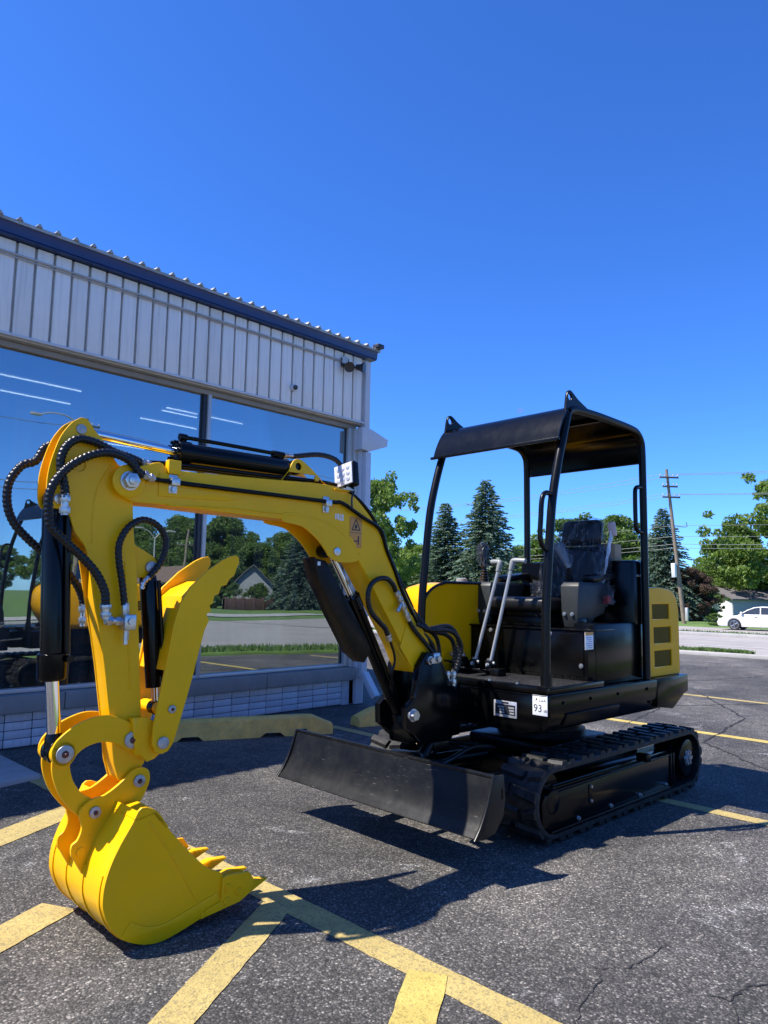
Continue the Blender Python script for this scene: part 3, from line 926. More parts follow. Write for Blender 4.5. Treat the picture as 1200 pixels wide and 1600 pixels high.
for side in (1, -1):
    b = belt(side)
    yc = side * (TW0 + TW1) / 2
    nl = 44
    for i in range(nl):
        k = i % 2
        if k not in lug_me:
            m = MB()
            h = 0.016
            sg = 1 if k == 0 else -1
            # two skewed blocks that narrow to the top, with a gap off centre
            for (a0, a1, l0, l1) in ((-0.121, -0.010 - 0.03 * sg, 0.010 * sg, -0.010 * sg), (0.018 - 0.03 * sg, 0.121, -0.008 * sg, 0.012 * sg)):
                A = [m.bm.verts.new((l0 + dx, a0, z)) for dx, z in ((-0.029, -0.004), (0.029, -0.004), (0.017, h), (-0.017, h))]
                B = [m.bm.verts.new((l1 + dx, a1, z)) for dx, z in ((-0.030, -0.004), (0.030, -0.004), (0.019, h), (-0.019, h))]
                m.bm.faces.new(A); m.bm.faces.new(B[::-1])
                for q in range(4):
                    r2 = (q + 1) % 4
                    m.bm.faces.new((A[r2], A[q], B[q], B[r2]))
            bmesh.ops.recalc_face_normals(m.bm, faces=m.bm.faces[:])
            lug_me[k] = bpy.data.meshes.new('track_lug'); m.bm.to_mesh(lug_me[k]); m.bm.free()
        o = link('track_lug', lug_me[k], M['track'], b, 20)
        (x, z), t, nn = track_pos(TL * (i + 0.5) / nl)
        o.matrix_local = Matrix(((t[0], 0, nn[0], x), (0, 1 if t[0] * nn[1] - t[1] * nn[0] > 0 else 1, 0, yc), (t[1], 0, nn[1], z), (0, 0, 0, 1)))
    # side frame between the wheels
    s = side
    def Y(v): return v * s
    fr = MB()
    fr.box((-0.70, min(Y(0.40), Y(0.54)), 0.075), (0.70, max(Y(0.40), Y(0.54)), 0.26), 0.01)
    f = fr.build('track_frame', M['black'], EX)
    pl = MB()
    pl.prism([(0.835, 0.235), (0.86, 0.20), (0.855, 0.09), (0.83, 0.066), (-0.50, 0.062), (-0.508, 0.10), (-0.506, 0.243)], 'y', *(sorted((Y(0.555), Y(0.582)))), 0.004)
    pl.build('side_plate', M['black'], f)
    ln = MB(); ln.box((-0.50, sorted((Y(0.575), Y(0.592)))[0], 0.243), (0.80, sorted((Y(0.575), Y(0.592)))[1], 0.253), 0.003)
    ln.box((-0.50, sorted((Y(0.575), Y(0.596)))[0], 0.050), (0.80, sorted((Y(0.575), Y(0.596)))[1], 0.064), 0.003)
    ln.box((-0.58, sorted((Y(0.56), Y(0.585)))[0], 0.06), (-0.565, sorted((Y(0.56), Y(0.585)))[1], 0.25), 0.003)
    ln.box((-0.545, sorted((Y(0.56), Y(0.585)))[0], 0.06), (-0.53, sorted((Y(0.56), Y(0.585)))[1], 0.25), 0.003)
    ln.build('frame_rib', M['satin'], f)
    bl = MB()
    for x, z in ((0.537, 0.077), (0.205, 0.077), (-0.125, 0.077), (-0.458, 0.08), (0.415, 0.213), (0.417, 0.142)):
        bolt(bl, (x, Y(0.582), z), (0, s, 0), 0.0085, 0.012)
    bl.build('bolt', M['steel'], f)['kind'] = 'stuff'
    lt = MB(); lt.box((0.408, sorted((Y(0.582), Y(0.586)))[0], 0.13), (0.432, sorted((Y(0.582), Y(0.586)))[1], 0.225), 0.002)
    lt.build('latch_plate', M['black'], f)
    wt = MB(); wt.box((-0.18, sorted((Y(0.56), Y(0.63)))[0], 0.262), (-0.13, sorted((Y(0.56), Y(0.63)))[1], 0.305), 0.004)
    wt.build('stop_block', M['black'], f)
    for nm, x, r in (('sprocket', -THX, 0.142), ('idler', THX, 0.142)):
        m = MB(); m.cyl((x, Y(0.42), TZ), (x, Y(0.53), TZ), r, n=36, bev=0.008)
        m.cyl((x, Y(0.53), TZ), (x, Y(0.585), TZ), 0.112 if nm == 'sprocket' else 0.06, n=30, bev=0.006)
        w = m.build(nm, M['black'], EX)
        if nm == 'sprocket':
            bl = MB()
            bolt(bl, (x, Y(0.585), TZ), (0, s, 0), 0.018, 0.02)
            for q in range(6):
                a = q * math.pi / 3
                bolt(bl, (x + 0.035 * math.cos(a), Y(0.585), TZ + 0.035 * math.sin(a)), (0, s, 0), 0.011, 0.014)
            bl.build('hub_bolt', M['steel'], w)['kind'] = 'stuff'
    for x in (-0.45, -0.15, 0.15, 0.45):
        m = MB(); m.cyl((x, Y(0.40), 0.085), (x, Y(0.555), 0.085), 0.055, n=20); m.build('roller', M['satin'], f)
m = MB()
m.box((-0.48, -0.40, 0.17), (0.52, 0.40, 0.31), 0.02)
m.box((-0.30, -0.30, 0.29), (0.34, 0.30, 0.365), 0.02)
m.build('undercarriage_frame', M['satin'], EX)
m = MB(); m.lathe((0.0, 0, 0.36), (0.0, 0, 0.50), [(0, 0.27), (0.04, 0.27), (0.042, 0.245), (0.10, 0.245), (0.102, 0.26), (0.14, 0.26)], 40)
m.build('slew_ring', M['satin'], EX)
m = MB()
m.tube([(0.50, -0.1, 0.33), (0.72, -0.14, 0.36), (0.95, -0.05, 0.34), (1.1, 0.02, 0.30)], 0.014, 8)
m.tube([(0.50, 0.02, 0.33), (0.75, 0.06, 0.37), (0.95, 0.08, 0.34), (1.1, 0.05, 0.30)], 0.014, 8)
m.build('blade_hose', M['rubber'], EX)

# ---- dozer blade
prof = [(1.497, 0.200), (1.462, 0.236), (1.430, 0.285), (1.408, 0.335), (1.392, 0.385), (1.376, 0.428)]
back = [(1.362, 0.428), (1.374, 0.385), (1.388, 0.335), (1.408, 0.285), (1.438, 0.232), (1.470, 0.196)]
m = MB(); m.prism(smooth2(prof + back, 3), 'y', -0.686, 0.686)
bl = m.build('blade', M['blade'], EX, 30)
m = MB(); m.box((1.362, -0.688, 0.421), (1.382, 0.688, 0.436), 0.003); m.build('top_edge', M['blade'], bl)
for y in (-0.692, 0.680):
    m = MB(); m.prism([(1.365, 0.434), (1.385, 0.432), (1.402, 0.385), (1.420, 0.335), (1.444, 0.285), (1.475, 0.236), (1.510, 0.196), (1.45, 0.188), (1.372, 0.20), (1.315, 0.26), (1.300, 0.33), (1.312, 0.43)], 'y', y, y + 0.012, 0.002)
    e = m.build('end_plate', M['blade'], bl)
m = MB(); m.prism([(1.318, 0.375), (1.326, 0.375), (1.326, 0.33), (1.318, 0.33)], 'y', 0.688, 0.6945, 0.001); m.build('slot', M['black'], bl)
for y in (-0.33, 0.33):
    m = MB(); m.prism([(1.40, 0.36), (1.43, 0.22), (1.34, 0.20), (0.45, 0.16), (0.42, 0.26), (1.25, 0.34)], 'y', y - 0.025, y + 0.025, 0.005)
    m.build('blade_arm', M['satin'], EX)
m = MB(); m.box((1.02, -0.36, 0.215), (1.10, 0.36, 0.30), 0.01)
m.cyl((0.55, -0.02, 0.30), (0.95, -0.02, 0.315), 0.040, n=18); m.build('blade_crossbeam', M['satin'], EX)
m = MB(); m.cyl((0.93, -0.02, 0.314), (1.30, -0.02, 0.325), 0.020, n=16); m.build('blade_ram', M['chrome'], EX)
m = MB(); m.box((1.06, -0.20, 0.31), (1.14, -0.05, 0.37), 0.008, rot=Matrix.Rotation(R(20), 3, 'Z')); m.build('ram_bracket', M['satin'], EX)

# ---- upper deck
def loft(sections, name, mat, parent, sm=30):
    bm = bmesh.new()
    rings = [[bm.verts.new(p) for p in s] for s in sections]
    for a, b in zip(rings, rings[1:]):
        for i in range(len(a)):
            j = (i + 1) % len(a)
            bm.faces.new((a[i], a[j], b[j], b[i]))
    bm.faces.new(rings[0][::-1]); bm.faces.new(rings[-1])
    bmesh.ops.recalc_face_normals(bm, faces=bm.faces[:])
    es = [e for e in bm.edges if e.calc_face_angle(0) > R(25)]
    bmesh.ops.bevel(bm, geom=es, offset=0.006, segments=2, affect='EDGES', profile=0.5)
    mm = MB(); mm.bm.free(); mm.bm = bm
    return mm.build(name, mat, parent, sm)
def ring(x0, x1, y0, y1, z, c=0.0):
    return [(x0, y0, z), (x1, y0, z), (x1, y1 - c, z), (x1 - c, y1, z), (x0 + c, y1, z), (x0, y1 - c, z)]
deck = loft([ring(-0.62, 0.755, -0.45, 0.42, 0.497, 0.02), ring(-0.66, 0.757, -0.53, 0.515, 0.515, 0.02), ring(-0.80, 0.760, -0.57, 0.553, 0.590, 0.02), ring(-0.83, 0.760, -0.585, 0.557, 0.704, 0.02)], 'deck_frame', M['black'], EX)
m = MB()
for x in (0.62, 0.35, 0.05, -0.30): bolt(m, (x, 0.556, 0.655), (0, 1, 0), 0.008)
for x in (0.50, 0.12, -0.35): bolt(m, (x, 0.545, 0.572), (0, 1, -0.2), 0.008)
m.build('bolt', M['satin'], deck)['kind'] = 'stuff'
m = MB(); m.box((0.05, 0.540, 0.530), (0.60, 0.553, 0.60), 0.004, rot=Matrix.Rotation(R(-22), 3, 'X'))
m.build('side_recess', M['satin'], deck)
# counterweight behind, with the raised floor and its lip
m = MB(); m.prism([(-0.43, 0.706), (-0.43, 0.535), (-0.64, 0.508), (-0.80, 0.585), (-0.865, 0.60), (-0.868, 0.706)], 'y', -0.56, 0.560, 0.008)
m.build('counterweight', M['black'], EX)
def treadplate():
    mt, n, b = mat_new('tread_plate')
    co = ocoord(n)
    v = N(n, 'ShaderNodeTexVoronoi', Scale=55.0); v.feature = 'F1'
    n.links.new(co, v.inputs['Vector'])
    n.links.new(ramp(n, v.outputs['Distance'], [(0.2, (0.05, 0.05, 0.052)), (0.45, (0.014, 0.014, 0.015))]), b.inputs['Base Color'])
    b.inputs['Roughness'].default_value = 0.42
    bp = N(n, 'ShaderNodeBump', Strength=0.9, Distance=0.004); bp.invert = True
    n.links.new(v.outputs['Distance'], bp.inputs['Height']); n.links.new(bp.outputs[0], b.inputs['Normal'])
    return mt
M['tread'] = treadplate()
m = MB(); m.box((0.20, -0.33, 0.705), (0.755, 0.545, 0.733), 0.003)
m.build('floor_plate', M['tread'], EX)
m = MB(); m.box((0.735, -0.24, 0.706), (0.768, 0.55, 0.742), 0.004)
m.box((0.20, 0.530, 0.706), (0.735, 0.552, 0.737), 0.004)
lip = m.build('floor_edge', M['black'], EX)
m = MB()
for y in (-0.1, 0.18, 0.36): bolt(m, (0.75, y, 0.742), (0, 0, 1), 0.007)
bolt(m, (0.745, 0.50, 0.742), (0, 0, 1), 0.009); m.build('bolt', M['steel'], lip)
m = MB(); m.box((0.760, -0.24, 0.695), (0.764, 0.55, 0.699), 0.001); m.build('weld_line', M['satin'], lip)

# rating plate and noise sticker on the front
npl = MB(); npl.box((0.7605, 0.219, 0.565), (0.7635, 0.366, 0.648), 0.001)
npl = npl.build('rating_plate', M['silver_plate'], EX)
m = MB(); m.box((0.7635, 0.228, 0.578), (0.7642, 0.357, 0.630)); m.box((0.7635, 0.27, 0.634), (0.7642, 0.315, 0.643)); m.build('plate_print', M['print'], npl)
m = MB()
for k, z in enumerate((0.616, 0.602, 0.588)):
    m.box((0.7642, 0.246 + (0.012 if k else 0), z - 0.004), (0.7647, 0.288, z + 0.004)); m.box((0.7642, 0.315 + 0.004 * k, z - 0.004), (0.7647, 0.350, z + 0.004))
m.build('plate_field', M['silver_plate'], npl)
st = MB(); st.box((0.7605, 0.464, 0.600), (0.7632, 0.560 - 0.008, 0.700), 0.0008)
st = st.build('noise_sticker', M['white_sticker'], EX)
MX = Matrix(((0, 0, 1, 0), (1, 0, 0, 0), (0, 1, 0, 0), (0, 0, 0, 1)))
def front_text(t, y, z, size, parent, mat='print', x=0.7634):
    text_mesh('lettering', t, size, M[mat], parent, Matrix.Translation((x, y, z)) @ MX)
front_text('93', 0.470, 0.618, 0.052, st)
front_text('dB', 0.530, 0.618, 0.019, st, 'console')
front_text('LwA', 0.503, 0.668, 0.022, st, 'console')
m = MB(); m.prism([(0.478, 0.668), (0.484, 0.668), (0.484, 0.688), (0.492, 0.682), (0.492, 0.674), (0.484, 0.674)], 'x', 0.7632, 0.7637); m.build('sound_mark', M['console'], st)

# ---- seat box, side covers, hoods
def cbox(name, lo, hi, mat, bev=0.006, parent=EX):
    mm = MB(); mm.box(lo, hi, bev); return mm.build(name, mat, parent)
sb = cbox('seat_box', (-0.32, -0.335, 0.733), (0.278, 0.500, 1.006), M['black'], 0.008)
m = MB(); m.box((-0.02, -0.34, 1.006), (0.290, 0.506, 1.017), 0.003); m.build('top_edge', M['black'], sb)
m = MB(); m.box((0.279, -0.30, 0.755), (0.285, 0.475, 0.995), 0.004); m.build('front_panel', M['black'], sb)
m = MB()
for y, z in ((-0.17, 0.985), (0.26, 0.985), (0.46, 0.815), (-0.28, 0.80)): bolt(m, (0.285, y, z), (1, 0, 0), 0.010)
m.build('bolt', M['steel'], sb)
cbox('side_cover', (-0.43, 0.36, 0.705), (0.20, 0.505, 1.05), M['black'], 0.012)
cbox('engine_bulkhead', (-0.43, -0.33, 0.705), (-0.26, 0.505, 1.43), M['black'], 0.02)
m = MB()
for x in (-0.30, -0.34, -0.385): bolt(m, (x, 0.505, 1.335), (0, 1, 0), 0.007)
m.build('bulkhead_bolt', M['steel'], EX)
# rear hood with three meshed vents
hp = [(-0.43, 0.708), (-0.43, 1.262), (-0.60, 1.268), (-0.735, 1.258), (-0.80, 1.235), (-0.845, 1.19), (-0.868, 1.12), (-0.868, 0.72), (-0.862, 0.708)]
def rect(a, b, c, d): return [(a, b), (c, b), (c, d), (a, d)]
vents = [(-0.728, 1.068, -0.490, 1.160), (-0.748, 0.915, -0.504, 1.014), (-0.750, 0.768, -0.508, 0.866)]
hood = plate('rear_hood', hp, 0.486, 0.508, M['hood'], EX, holes=[rect(*v) for v in vents], bev=0.006)
m = MB(); m.prism([(-0.43, 0.708), (-0.43, 1.250), (-0.60, 1.256), (-0.735, 1.246), (-0.795, 1.224), (-0.838, 1.18), (-0.860, 1.12), (-0.860, 0.712)], 'y', -0.30, 0.476, 0.004)
m.build('hood_shell', M['hood'], hood)
m = MB(); m.prism([(-0.435, 1.262), (-0.60, 1.268), (-0.735, 1.258), (-0.80, 1.235), (-0.845, 1.19), (-0.868, 1.12), (-0.868, 0.715), (-0.855, 0.715), (-0.855, 1.115), (-0.83, 1.18), (-0.79, 1.222), (-0.73, 1.244), (-0.60, 1.253), (-0.435, 1.247)], 'y', -0.30, 0.486)
m.build('hood_skin', M['hood'], hood)
for v in vents:
    m = MB(); m.box((v[0] - 0.004, 0.490, v[1] - 0.004), (v[2] + 0.004, 0.499, v[3] + 0.004))
    ve = m.build('vent', M['mesh_vent'], hood)
    m = MB()
    k = 9
    for i in range(1, k):
        z = v[1] + (v[3] - v[1]) * i / k
        m.box((v[0], 0.499, z - 0.002), (v[2], 0.5025, z + 0.002))
    m.build('louvre', M['mesh_vent'], ve)
m = MB(); m.box((-0.432, 0.49, 0.71), (-0.414, 0.513, 1.25), 0.003); m.build('hood_seal', M['rubber'], hood)
m = MB(); m.box((-0.872, 0.32, 0.86), (-0.866, 0.36, 1.08), 0.002); m.build('reflector', M['orange'], hood)
# right hand cowl: near face, black seam, rounded shell
cp = [(-0.86, 0.708), (-0.868, 0.75), (-0.868, 1.12), (-0.845, 1.20), (-0.79, 1.255), (-0.70, 1.274), (0.45, 1.274), (0.545, 1.268), (0.625, 1.248), (0.69, 1.208), (0.728, 1.155), (0.738, 1.09), (0.738, 1.0), (0.70, 0.90), (0.62, 0.80), (0.52, 0.708)]
def inset(P, d):
    out = []
    c = Vector((sum(p[0] for p in P) / len(P), sum(p[1] for p in P) / len(P)))
    for p in P:
        v = Vector(p) - c
        out.append(tuple(c + v * (1 - d / max(v.length, 1e-6))))
    return out
sec = [[(x, -0.338, z) for x, z in inset(cp, 0.020)], [(x, -0.338, z) for x, z in inset(cp, 0.004)], [(x, -0.346, z) for x, z in cp], [(x, -0.52, z) for x, z in cp], [(x, -0.575, z) for x, z in inset(cp, 0.018)], [(x, -0.605, z) for x, z in inset(cp, 0.055)], [(x, -0.615, z) for x, z in inset(cp, 0.11)]]
bm = bmesh.new()
rg = [[bm.verts.new(p) for p in s] for s in sec]
for a, b in zip(rg, rg[1:]):
    for i in range(len(a)): bm.faces.new((a[i], a[(i + 1) % len(a)], b[(i + 1) % len(a)], b[i]))
bm.faces.new(rg[0][::-1]); bm.faces.new(rg[-1])
mm = MB(); mm.bm.free(); mm.bm = bm
cowl = mm.build('side_cowl', M['hood'], EX, 40)
m = MB(); m.tube([(x, -0.330, z) for x, z in cp[5:13]], 0.009, 8, 5)
m.build('edge_seal', M['rubber'], cowl)
for x0, x1 in ((-0.55, -0.30), (-0.15, 0.10)):
    m = MB()
    for z in (0.95, 0.98, 1.01, 1.04): m.box((x0, -0.621, z - 0.006), (x1, -0.612, z + 0.006), 0.003)
    m.build('louvre', M['black'], cowl)
m = MB(); m.lathe((0.209, -0.47, 1.27), (0.209, -0.47, 1.33), [(0, 0.045), (0.012, 0.045), (0.014, 0.038), (0.034, 0.036), (0.040, 0.025), (0.041, 0.0)], 20)
m.build('fuel_cap', M['grip'], cowl)

# ---- canopy
YN, YF = 0.530, -0.340
loop = [(0.737, 0.735), (0.738, 0.95), (0.733, 1.15), (0.712, 1.35), (0.672, 1.68), (0.615, 1.90), (0.552, 2.08), (0.510, 2.205)]
top = [(0.505, 2.215), (0.44, 2.236), (0.23, 2.246), (0.02, 2.245), (-0.20, 2.240), (-0.285, 2.226), (-0.335, 2.185), (-0.352, 2.12), (-0.355, 1.9), (-0.355, 1.3), (-0.352, 0.708)]
for y in (YN, YF):
    m = MB(); m.tube([(x, y, z) for x, z in loop], 0.0235, 16, 6); m.build('front_post', M['satin'], EX)
    m = MB(); m.tube([(x, y, z) for x, z in top], 0.0225, 16, 6); m.build('rear_post', M['satin'], EX)
    pts = smooth2([(0.545, 2.165), (0.533, 2.25), (0.520, 2.312), (0.500, 2.334), (0.476, 2.334), (0.452, 2.322), (0.40, 2.296), (0.27, 2.252), (0.25, 2.235), (0.42, 2.22), (0.50, 2.19)], 4)
    plate('lifting_eye', pts, y - 0.006, y + 0.008, M['satin'], EX, holes=[circ((0.492, 2.298), 0.020)], bev=0.002)
# roof sheet with drooping front visor
outer = [(0.628, 2.046), (0.606, 2.105), (0.575, 2.165), (0.540, 2.212), (0.500, 2.238), (0.44, 2.250), (0.23, 2.258), (0.0, 2.257), (-0.20, 2.253), (-0.285, 2.240), (-0.340, 2.195), (-0.362, 2.12), (-0.364, 2.050)]
inner = [(x - 0.006, z - 0.009) for x, z in outer[:9]] + [(-0.280, 2.231), (-0.331, 2.190), (-0.353, 2.12), (-0.355, 2.050)]
inner = inner[::-1]
m = MB(); m.prism([(p.x, p.z) for p in catmull([(x, 0, z) for x, z in outer], 3)] + inner, 'y', YF - 0.015, YN + 0.012)
roofc = m.build('canopy_roof', M['black'], EX, 40)
m = MB(); m.box((0.618, YF - 0.035, 2.034), (0.634, YN + 0.02, 2.050), 0.002); m.build('visor_lip', M['satin'], roofc)
for x in (0.12,):
    m = MB(); m.box((x - 0.02, YF + 0.02, 2.225), (x + 0.02, YN - 0.02, 2.246), 0.004); m.build('roof_beam', M['black'], roofc)
m = MB(); m.box((-0.368, YF, 2.040), (-0.350, YN, 2.056), 0.003); m.build('rear_panel_lip', M['satin'], roofc)
m = MB(); m.box((0.515, YF + 0.01, 2.15), (0.53, YN - 0.01, 2.20), 0.003); m.build('front_beam', M['satin'], EX)
m = MB(); m.tube([(0.676, YN, 1.735), (0.72, YN, 1.738), (0.752, YN, 1.722), (0.768, YN, 1.68), (0.776, YN, 1.60), (0.783, YN, 1.52), (0.772, YN, 1.468), (0.735, YN, 1.443), (0.70, YN, 1.440)], 0.0135, 12, 6)
m.build('grab_handle', M['satin'], EX)
m = MB(); m.tube([(-0.345, YN, 1.885), (-0.30, YN, 1.885), (-0.262, YN, 1.872), (-0.250, YN, 1.83), (-0.250, YN, 1.66), (-0.262, YN, 1.618), (-0.30, YN, 1.605), (-0.345, YN, 1.605)], 0.0135, 12, 6)
m.build('grab_handle', M['satin'], EX)
for y in (YN, YF):
    m = MB(); m.box((0.70, y - 0.03, 0.735), (0.775, y + 0.025, 0.748), 0.003); m.cyl((0.737, y, 0.745), (0.737, y, 0.80), 0.030, n=20); m.build('post_foot', M['satin'], EX)

# ---- seat under clear film
def rbox(name, c, size, mat, parent, bev, rot=None, seg=4):
    mm = MB(); c = Vector(c); s = Vector(size) / 2
    mm.box(c - s, c + s, bev, rot=rot, seg=seg); return mm.build(name, mat, parent, 50)
seat = rbox('seat', (0.07, 0.020, 1.150), (0.42, 0.44, 0.085), M['vinyl'], EX, 0.035)
RB = Matrix.Rotation(R(-9), 3, 'Y')
rbox('backrest', (-0.155, 0.16, 1.335), (0.12, 0.42, 0.36), M['vinyl'], seat, 0.05, RB)
rbox('headrest', (-0.185, 0.20, 1.603), (0.09, 0.275, 0.165), M['vinyl'], seat, 0.04, RB)
m = MB(); m.cyl((-0.18, 0.15, 1.48), (-0.19, 0.15, 1.56), 0.008, n=10); m.cyl((-0.18, 0.25, 1.48), (-0.19, 0.25, 1.56), 0.008, n=10); m.build('headrest_rod', M['steel'], seat)
m = MB(); m.box((-0.10, -0.16, 1.017), (0.22, 0.22, 1.075), 0.01); m.box((-0.08, -0.12, 1.07), (0.20, 0.18, 1.11), 0.01); m.cyl((0.23, 0.14, 1.09), (0.275, 0.16, 1.085), 0.008, n=10); m.build('seat_rail', M['satin'], seat)
def film_shell(name, c, size, bev, rot, seed, amp, parent, n=26, k=5.0):
    bm = bmesh.new()
    g = bmesh.ops.create_uvsphere(bm, u_segments=n * 2, v_segments=n, radius=1.0)
    rn = random.Random(seed)
    ph = [rn.uniform(0, 6) for _ in range(6)]
    for v in bm.verts:
        p = v.co.copy()
        q = Vector([math.copysign(abs(t) ** (2 / k), t) for t in p])
        d = amp * (math.sin(9 * p.x + 5 * p.y + ph[0]) + math.sin(-7 * p.z + 11 * p.y + ph[1]) + 0.6 * math.sin(17 * p.z + 13 * p.x + ph[2]) + 0.6 * math.sin(23 * p.y - 9 * p.z + ph[3]))
        v.co = Vector((q.x * size[0] / 2, q.y * size[1] / 2, q.z * size[2] / 2)) + p * d
        v.co = rot @ v.co + Vector(c)
    mm = MB(); mm.bm.free(); mm.bm = bm
    return mm.build(name, M['film'], parent, 60)
film_shell('plastic_wrap', (-0.185, 0.20, 1.600), (0.115, 0.305, 0.19), 0, RB, 2, 0.003, seat)
film_shell('plastic_wrap', (-0.150, 0.16, 1.335), (0.155, 0.455, 0.40), 0, RB, 5, 0.006, seat)
film_shell('plastic_wrap', (-0.09, -0.045, 1.235), (0.09, 0.10, 0.10), 0, RB, 7, 0.010, seat)
# seat belt in a white sleeve, red buckle
m = MB()
P = catmull([(-0.20, 0.400, 1.640), (-0.19, 0.392, 1.56), (-0.18, 0.375, 1.46), (-0.16, 0.362, 1.36), (-0.12, 0.358, 1.24), (-0.10, 0.345, 1.17)], 6)
bm = m.bm; prev = None
for i, p in enumerate(P):
    w = (0.020 + 0.004 * math.sin(i * 1.3)) * (0.75 if i < 6 else 1.0)
    dz = Vector((0.35, 0.9, 0.1)).normalized() * w
    cur = [bm.verts.new(p + dz), bm.verts.new(p + Vector((0.012, 0, 0))), bm.verts.new(p - dz), bm.verts.new(p - Vector((0.008, 0, 0)))]
    if prev:
        for k in range(4): bm.faces.new((prev[k], prev[(k + 1) % 4], cur[(k + 1) % 4], cur[k]))
    prev = cur
beltp = m.build('seat_belt', M['belt'], EX, 60)
m = MB(); m.box((-0.215, 0.378, 1.575), (-0.185, 0.422, 1.665), 0.006, rot=Matrix.Rotation(R(8), 3, 'X')); m.build('belt_tongue', M['belt_pink'], beltp)
m = MB(); m.box((-0.12, 0.375, 1.16), (-0.085, 0.43, 1.21), 0.008); m.build('buckle', M['red'], beltp)
film_shell('plastic_wrap', (-0.11, 0.395, 1.215), (0.07, 0.075, 0.10), 0, RB, 9, 0.010, beltp)

# ---- consoles and levers
for side, yc in ((1, 0.338), (-1, -0.30)):
    secs = []
    cy = yc
    for z, x0, x1, w in ((1.020, 0.06, 0.190, 0.088), (1.075, 0.0, 0.200, 0.100), (1.10, -0.10, 0.203, 0.106), (1.262, -0.18, 0.200, 0.122), (1.285, -0.17, 0.180, 0.105)):
        secs.append([(x0, cy - w / 2, z), (x1, cy - w / 2, z), (x1, cy + w / 2, z), (x0, cy + w / 2, z)])
    c = loft(secs, 'console', M['console'], EX)
    m = MB(); m.box((0.08, cy - 0.055, 1.020), (0.185, cy + 0.055, 1.078), 0.01); m.build('console_foot', M['black'], c)
    m = MB()
    for yy in (-0.04, 0.01): bolt(m, (0.206, cy + yy + 0.01, 1.098), (1, 0, 0), 0.009)
    m.build('bolt', M['steel'], c)
    m = MB(); m.box((-0.30, cy - 0.045, 1.30), (0.0, cy + 0.045, 1.345), 0.018, rot=Matrix.Rotation(R(6), 3, 'Y')); m.build('armrest', M['vinyl'], c)
    j = empty('joystick', parent=EX)
    bx, by = 0.12, (0.288 if side > 0 else -0.352)
    m = MB(); prof = [(0, 0.034)]
    for k in range(5):
        prof += [(0.004 + 0.018 * k, 0.034 - 0.003 * k), (0.012 + 0.018 * k, 0.026 - 0.003 * k)]
    m.lathe((bx, by, 1.282), (bx - 0.004, by - (0.01 if side > 0 else 0), 1.40), prof + [(0.105, 0.012)], 20); m.build('boot', M['rubber'], j)
    a = Vector((bx, by, 1.37)); b = Vector((0.12, 0.215, 1.515)) if side > 0 else Vector((0.12, -0.362, 1.505))
    m = MB(); m.lathe(a, b, [(0, 0.014), (0.02, 0.017), (0.06, 0.022), (0.11, 0.027), (0.145, 0.030), (0.16, 0.024), (0.165, 0.0)], 18); m.build('grip', M['grip'] if side > 0 else M['vinyl'], j)
    d = (b - a).normalized()
    film_shell('plastic_wrap', a + d * 0.095, (0.075, 0.075, 0.165), 0, Vector((0, 0, 1)).rotation_difference(d).to_matrix(), 12 + side, 0.005, j, 16, 2.6)
for (x0, y0, z0), (x1, y1, z1), kn in (((0.43, -0.176, 0.80), (0.40, -0.026, 1.345), (0.39, -0.080, 1.40)), ((0.43, -0.060, 0.80), (0.40, 0.068, 1.352), (0.39, 0.165, 1.402))):
    lv = empty('travel_lever', parent=EX)
    m = MB(); m.cyl((x0, y0, z0), (x1, y1, z1), 0.0105, n=14); m.build('rod', M['lever'], lv)
    d = Vector((x1 - x0, y1 - y0, z1 - z0)).normalized()
    pa = Vector((x1, y1, z1)) - d * 0.005
    pb = pa + d * 0.055
    m = MB(); m.lathe(pa, pb, [(0, 0.011), (0.004, 0.015), (0.05, 0.017), (0.055, 0.016)], 14)
    m.tube([tuple(pa + d * 0.04), tuple(pb + Vector((0, 0.004 if kn[1] > y1 else -0.004, 0.004))), tuple(pb + (Vector(kn) - pb) * 0.55 + Vector((0, 0, 0.004))), kn], 0.0155, 12, 5)
    m.build('handle', M['grip'], lv)
    m = MB(); m.box((x0 - 0.03, y0 - 0.022, 0.735), (x0 + 0.03, y0 + 0.022, 0.815), 0.006); m.cyl((x0, y0 - 0.03, 0.80), (x0, y0 + 0.03, 0.80), 0.012, n=12); m.build('lever_base', M['satin'], lv)
    m = MB(); bolt(m, (x0 + 0.01, y0 + 0.03, 0.80), (0, 1, 0), 0.010); bolt(m, (x0 + 0.03, y0, 0.79), (1, 0, 0.3), 0.009); bolt(m, (x0 + 0.005, y0 - 0.01, 0.815), (0.3, 0, 1), 0.009); m.build('bolt', M['steel'], lv)
    m = MB(); m.box((x0 + 0.03, y0 - 0.03, 0.755), (x0 + 0.14, y0 + 0.03, 0.765), 0.003, rot=Matrix.Rotation(R(-12), 3, 'Y')); m.build('pedal', M['satin'], lv)
m = MB(); m.box((0.42, -0.015, 0.735), (0.50, 0.05, 0.775), 0.006); m.build('valve_cover', M['satin'], EX)
m = MB(); m.box((0.40, -0.29, 0.735), (0.52, -0.215, 0.80), 0.008)
m.cyl((0.46, -0.30, 0.81), (0.46, -0.22, 0.81), 0.017, n=12); m.box((0.50, -0.31, 0.79), (0.57, -0.25, 0.80), 0.003, rot=Matrix.Rotation(R(-14), 3, 'Y'))
pd = m.build('foot_pedal', M['satin'], EX)
m = MB(); bolt(m, (0.47, -0.235, 0.835), (0, 0.5, 1), 0.012, 0.012); bolt(m, (0.50, -0.30, 0.835), (0.4, 0, 1), 0.013, 0.014); m.build('bolt', M['steel'], pd)
